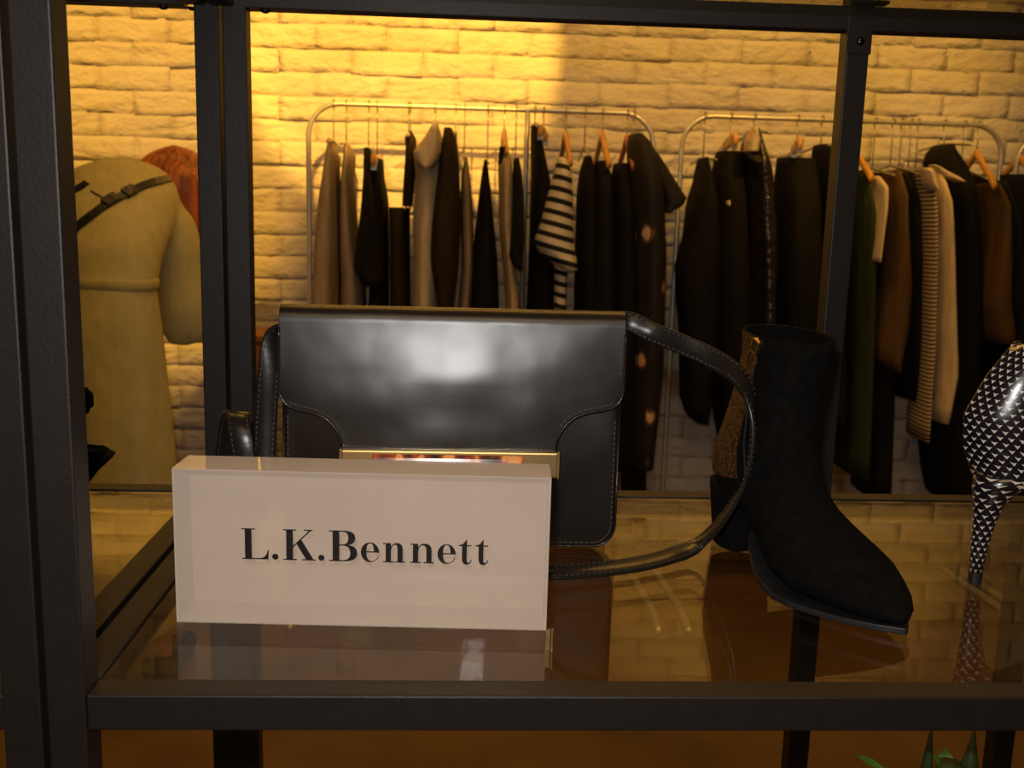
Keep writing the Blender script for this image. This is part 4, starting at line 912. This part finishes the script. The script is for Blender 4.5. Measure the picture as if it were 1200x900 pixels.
for s_, e_, sc_ in ((rs, re, 1), (ls, le, 1)):
    s0 = s_+(V((sh.x, s_.y, s_.z))-s_)*.35+V((0, .01, -.02)); pts = [s0, s_, s_.lerp(e_, .3)+V((.01, 0, .0)), s_.lerp(e_, .65)+V((.008, 0, 0)), s_.lerp(e_, .9), e_+V((0, .01, -.035))]
    mb.tube(catmull(pts, 4), [.05, .055, .06, .065, .068, .069, .070, .070, .069, .067, .066, .067, .069, .070, .071, .071, .070, .068, .066, .062, .056], 20)
sk_ = []
for py, l, r_, d in ((326, 74, 179, .098), (345, 68, 183, .108), (380, 60, 188, .125), (430, 54, 193, .14), (500, 46, 200, .155), (560, 40, 206, .165), (640, 32, 214, .175), (730, 26, 221, .18)):
    a = at(l, py, WY); b = at(r_, py, WY); c = (a+b)/2; sk_.append(ellring(c, X*((b.x-a.x)/2), V((0, d, 0)), 60, .0 if py < 350 else .035*min(1, (py-340)/150), .6+py*.002))
mb.loft(sk_)
dress = mb.build('dress', M['khaki'], per, smooth=True)
rm = dress.modifiers.new('remesh', 'REMESH'); rm.mode = 'VOXEL'; rm.voxel_size = .011; rm.use_smooth_shade = True
sm = dress.modifiers.new('smooth', 'SMOOTH'); sm.iterations = 5; sm.factor = .5
bpy.context.view_layer.update()
# belt seam
bl_ = []
for dz, g in ((-.012, 1.0), (-.008, 1.02), (.008, 1.02), (.012, 1.0)):
    c = at(126.5, 331, WY)+V((0, 0, dz)); bl_.append(ellring(c, X*(54*WY/FPX*1.03*g), V((0, .101*g, 0))))
MB().loft(bl_, False, False).build('waistband', M['khaki'], per, smooth=True)
# strap lying across the back
def on_dress(pts, off):
    out = []
    for px, py in pts:
        q_ = hit([dress], px, py)
        if q_: n_ = q_[1] if q_[1].dot(ray(px, py)) < 0 else -q_[1]; out.append((q_[0]+n_*off, n_))
    return out
def lay(name, pts, hw, th, m, n=5):
    cs = catmull([V((x, y, 0)) for x, y in pts], n); hits = on_dress([(c.x, c.y) for c in cs], th)
    if len(hits) < 3: return None
    P_ = [h_[0] for h_ in hits]
    for _ in range(2): P_ = [P_[0]]+[(P_[i-1]+P_[i]*2+P_[i+1])/4 for i in range(1, len(P_)-1)]+[P_[-1]]
    rings = []
    for i, c in enumerate(P_):
        t = (P_[min(i+1, len(P_)-1)]-P_[max(i-1, 0)]).normalized(); nn = hits[i][1]; wv_ = t.cross(nn).normalized(); nn = wv_.cross(t)
        rings.append([c+wv_*a*hw+nn*b*th for a, b in ((-1, -1), (1, -1), (1, 1), (-1, 1))])
    return MB().loft(rings).build(name, m, per, smooth=False)
lay('bag_strap', [(62, 281), (84, 271), (104, 256), (126, 240), (150, 227), (172, 217), (197, 210)], .0095, .0035, M['beltblack'])
lay('strap_buckle', [(123, 241), (130, 236), (137, 232)], .0125, .006, M['beltblack'], 3)
lay('strap_buckle', [(146, 229), (151, 226), (157, 223)], .0125, .006, M['beltblack'], 3)
lay('strap_buckle', [(80, 274), (85, 270), (90, 266)], .0125, .006, M['beltblack'], 3)
lay('keyhole_opening', [(84, 224), (92, 221), (98, 217), (102, 214)], .011, .0015, M['beltblack'], 3)
lay('yoke_seam', [(107, 224), (113, 228), (119, 231), (124, 234)], .0015, .0012, M['beltblack'], 3)
# hair: cap plus locks falling forward and down
hair = MB()
def strandloft(path, rad, n=18):
    pts = catmull(path, 4); rr_ = [interp([(i, r) for i, r in enumerate(rad)], k/4)[0] for k in range(len(pts))]
    hair.tube(pts, rr_, n)
hc = hd
strandloft([hc+V((-.08, -.05, .0)), hc+V((-.05, -.04, .02)), hc+V((-.01, -.02, .022)), hc+V((.03, .0, .005)), hc+V((.048, .01, -.06)), hc+V((.05, .01, -.15)), hc+V((.05, .01, -.25)), hc+V((.05, .01, -.34))], [.02, .05, .076, .075, .062, .045, .03, .01])
strandloft([hc+V((-.02, .03, .02)), hc+V((.02, .06, .01)), hc+V((.045, .07, -.06)), hc+V((.05, .07, -.18)), hc+V((.05, .07, -.30))], [.06, .07, .06, .04, .012])
strandloft([hc+V((.0, -.05, .02)), hc+V((.03, -.06, .0)), hc+V((.045, -.06, -.07)), hc+V((.05, -.055, -.16)), hc+V((.05, -.05, -.24))], [.045, .05, .04, .03, .01])
ho = hair.build('hair', M['hair'], per, smooth=True)
r2 = ho.modifiers.new('remesh', 'REMESH'); r2.mode = 'VOXEL'; r2.voxel_size = .008; r2.use_smooth_shade = True
s2 = ho.modifiers.new('smooth', 'SMOOTH'); s2.iterations = 4

# ------------------------------------------------------------------ plant on the lower shelf
pc = at(1112, 905, .74); lowz = .46-.0015
plant = thing('potted_plant', 'green leafy plant with two pointed dark spires below the glass shelf', 'plant', (pc.x, .74, lowz))
rings = [[V((pc.x+r_*math.cos(a), .74+r_*math.sin(a), lowz+z)) for a in (2*math.pi*j/24 for j in range(24))] for z, r_ in ((0, .035), (.07, .047), (.085, .05), (.085, .044), (.075, .042))]
MB().loft(rings).build('pot', M['pot'], plant, smooth=False)
base = lowz+.075
for px, py, wv_ in ((1092, 851, .011), (1142, 856, .020)):
    tp = at(px, py, .74); mbp = MB(); zr = base; rg = []
    for i in range(9):
        f = i/8; z = zr+(tp.z-zr)*f; rr_ = wv_*(.6+.5*math.sin(min(1, f*1.7)*math.pi*.5))*(1 if f < .55 else (1-f)/.45)+.0008
        c = V((pc.x+(tp.x-pc.x)*min(1, f*1.4), .74, z)); rg.append([c+V((rr_*math.cos(a)*(1+.2*math.sin(3*a)), rr_*.8*math.sin(a), 0)) for a in (2*math.pi*j/10 for j in range(10))])
    mbp.loft(rg).build('spire', M['plantdark'], plant, smooth=True)
ltop = at(1110, 878, .74).z
lv = MB()
for k_ in range(60):
    a = random.uniform(0, 2*math.pi); rr_ = random.uniform(.0, .05); zb_ = base+random.uniform(.02, max(.03, ltop-base-.02)); ln = random.uniform(.018, .03)
    c = V((pc.x+rr_*math.cos(a), .74+rr_*math.sin(a)*.8, zb_)); d = V((math.cos(a), math.sin(a), random.uniform(.2, 1.2))).normalized(); sd = d.cross(V((0, 0, 1))).normalized()*.007; nn = d.cross(sd)*.15
    leaf = MB(); leaf.v = [tuple(c), tuple(c+d*ln*.5+sd), tuple(c+d*ln), tuple(c+d*ln*.5-sd), tuple(c+d*ln*.5+nn)]; leaf.f = [(0, 1, 4), (1, 2, 4), (2, 3, 4), (3, 0, 4)]
    leaf.build('leaf', M['plant'], plant, smooth=True, fix=False)
MB().tube([(pc.x, .74, base-.005), (pc.x+.002, .742, ltop-.015)], [.02, .012], 8).build('stem', M['plantdark'], plant, smooth=True)
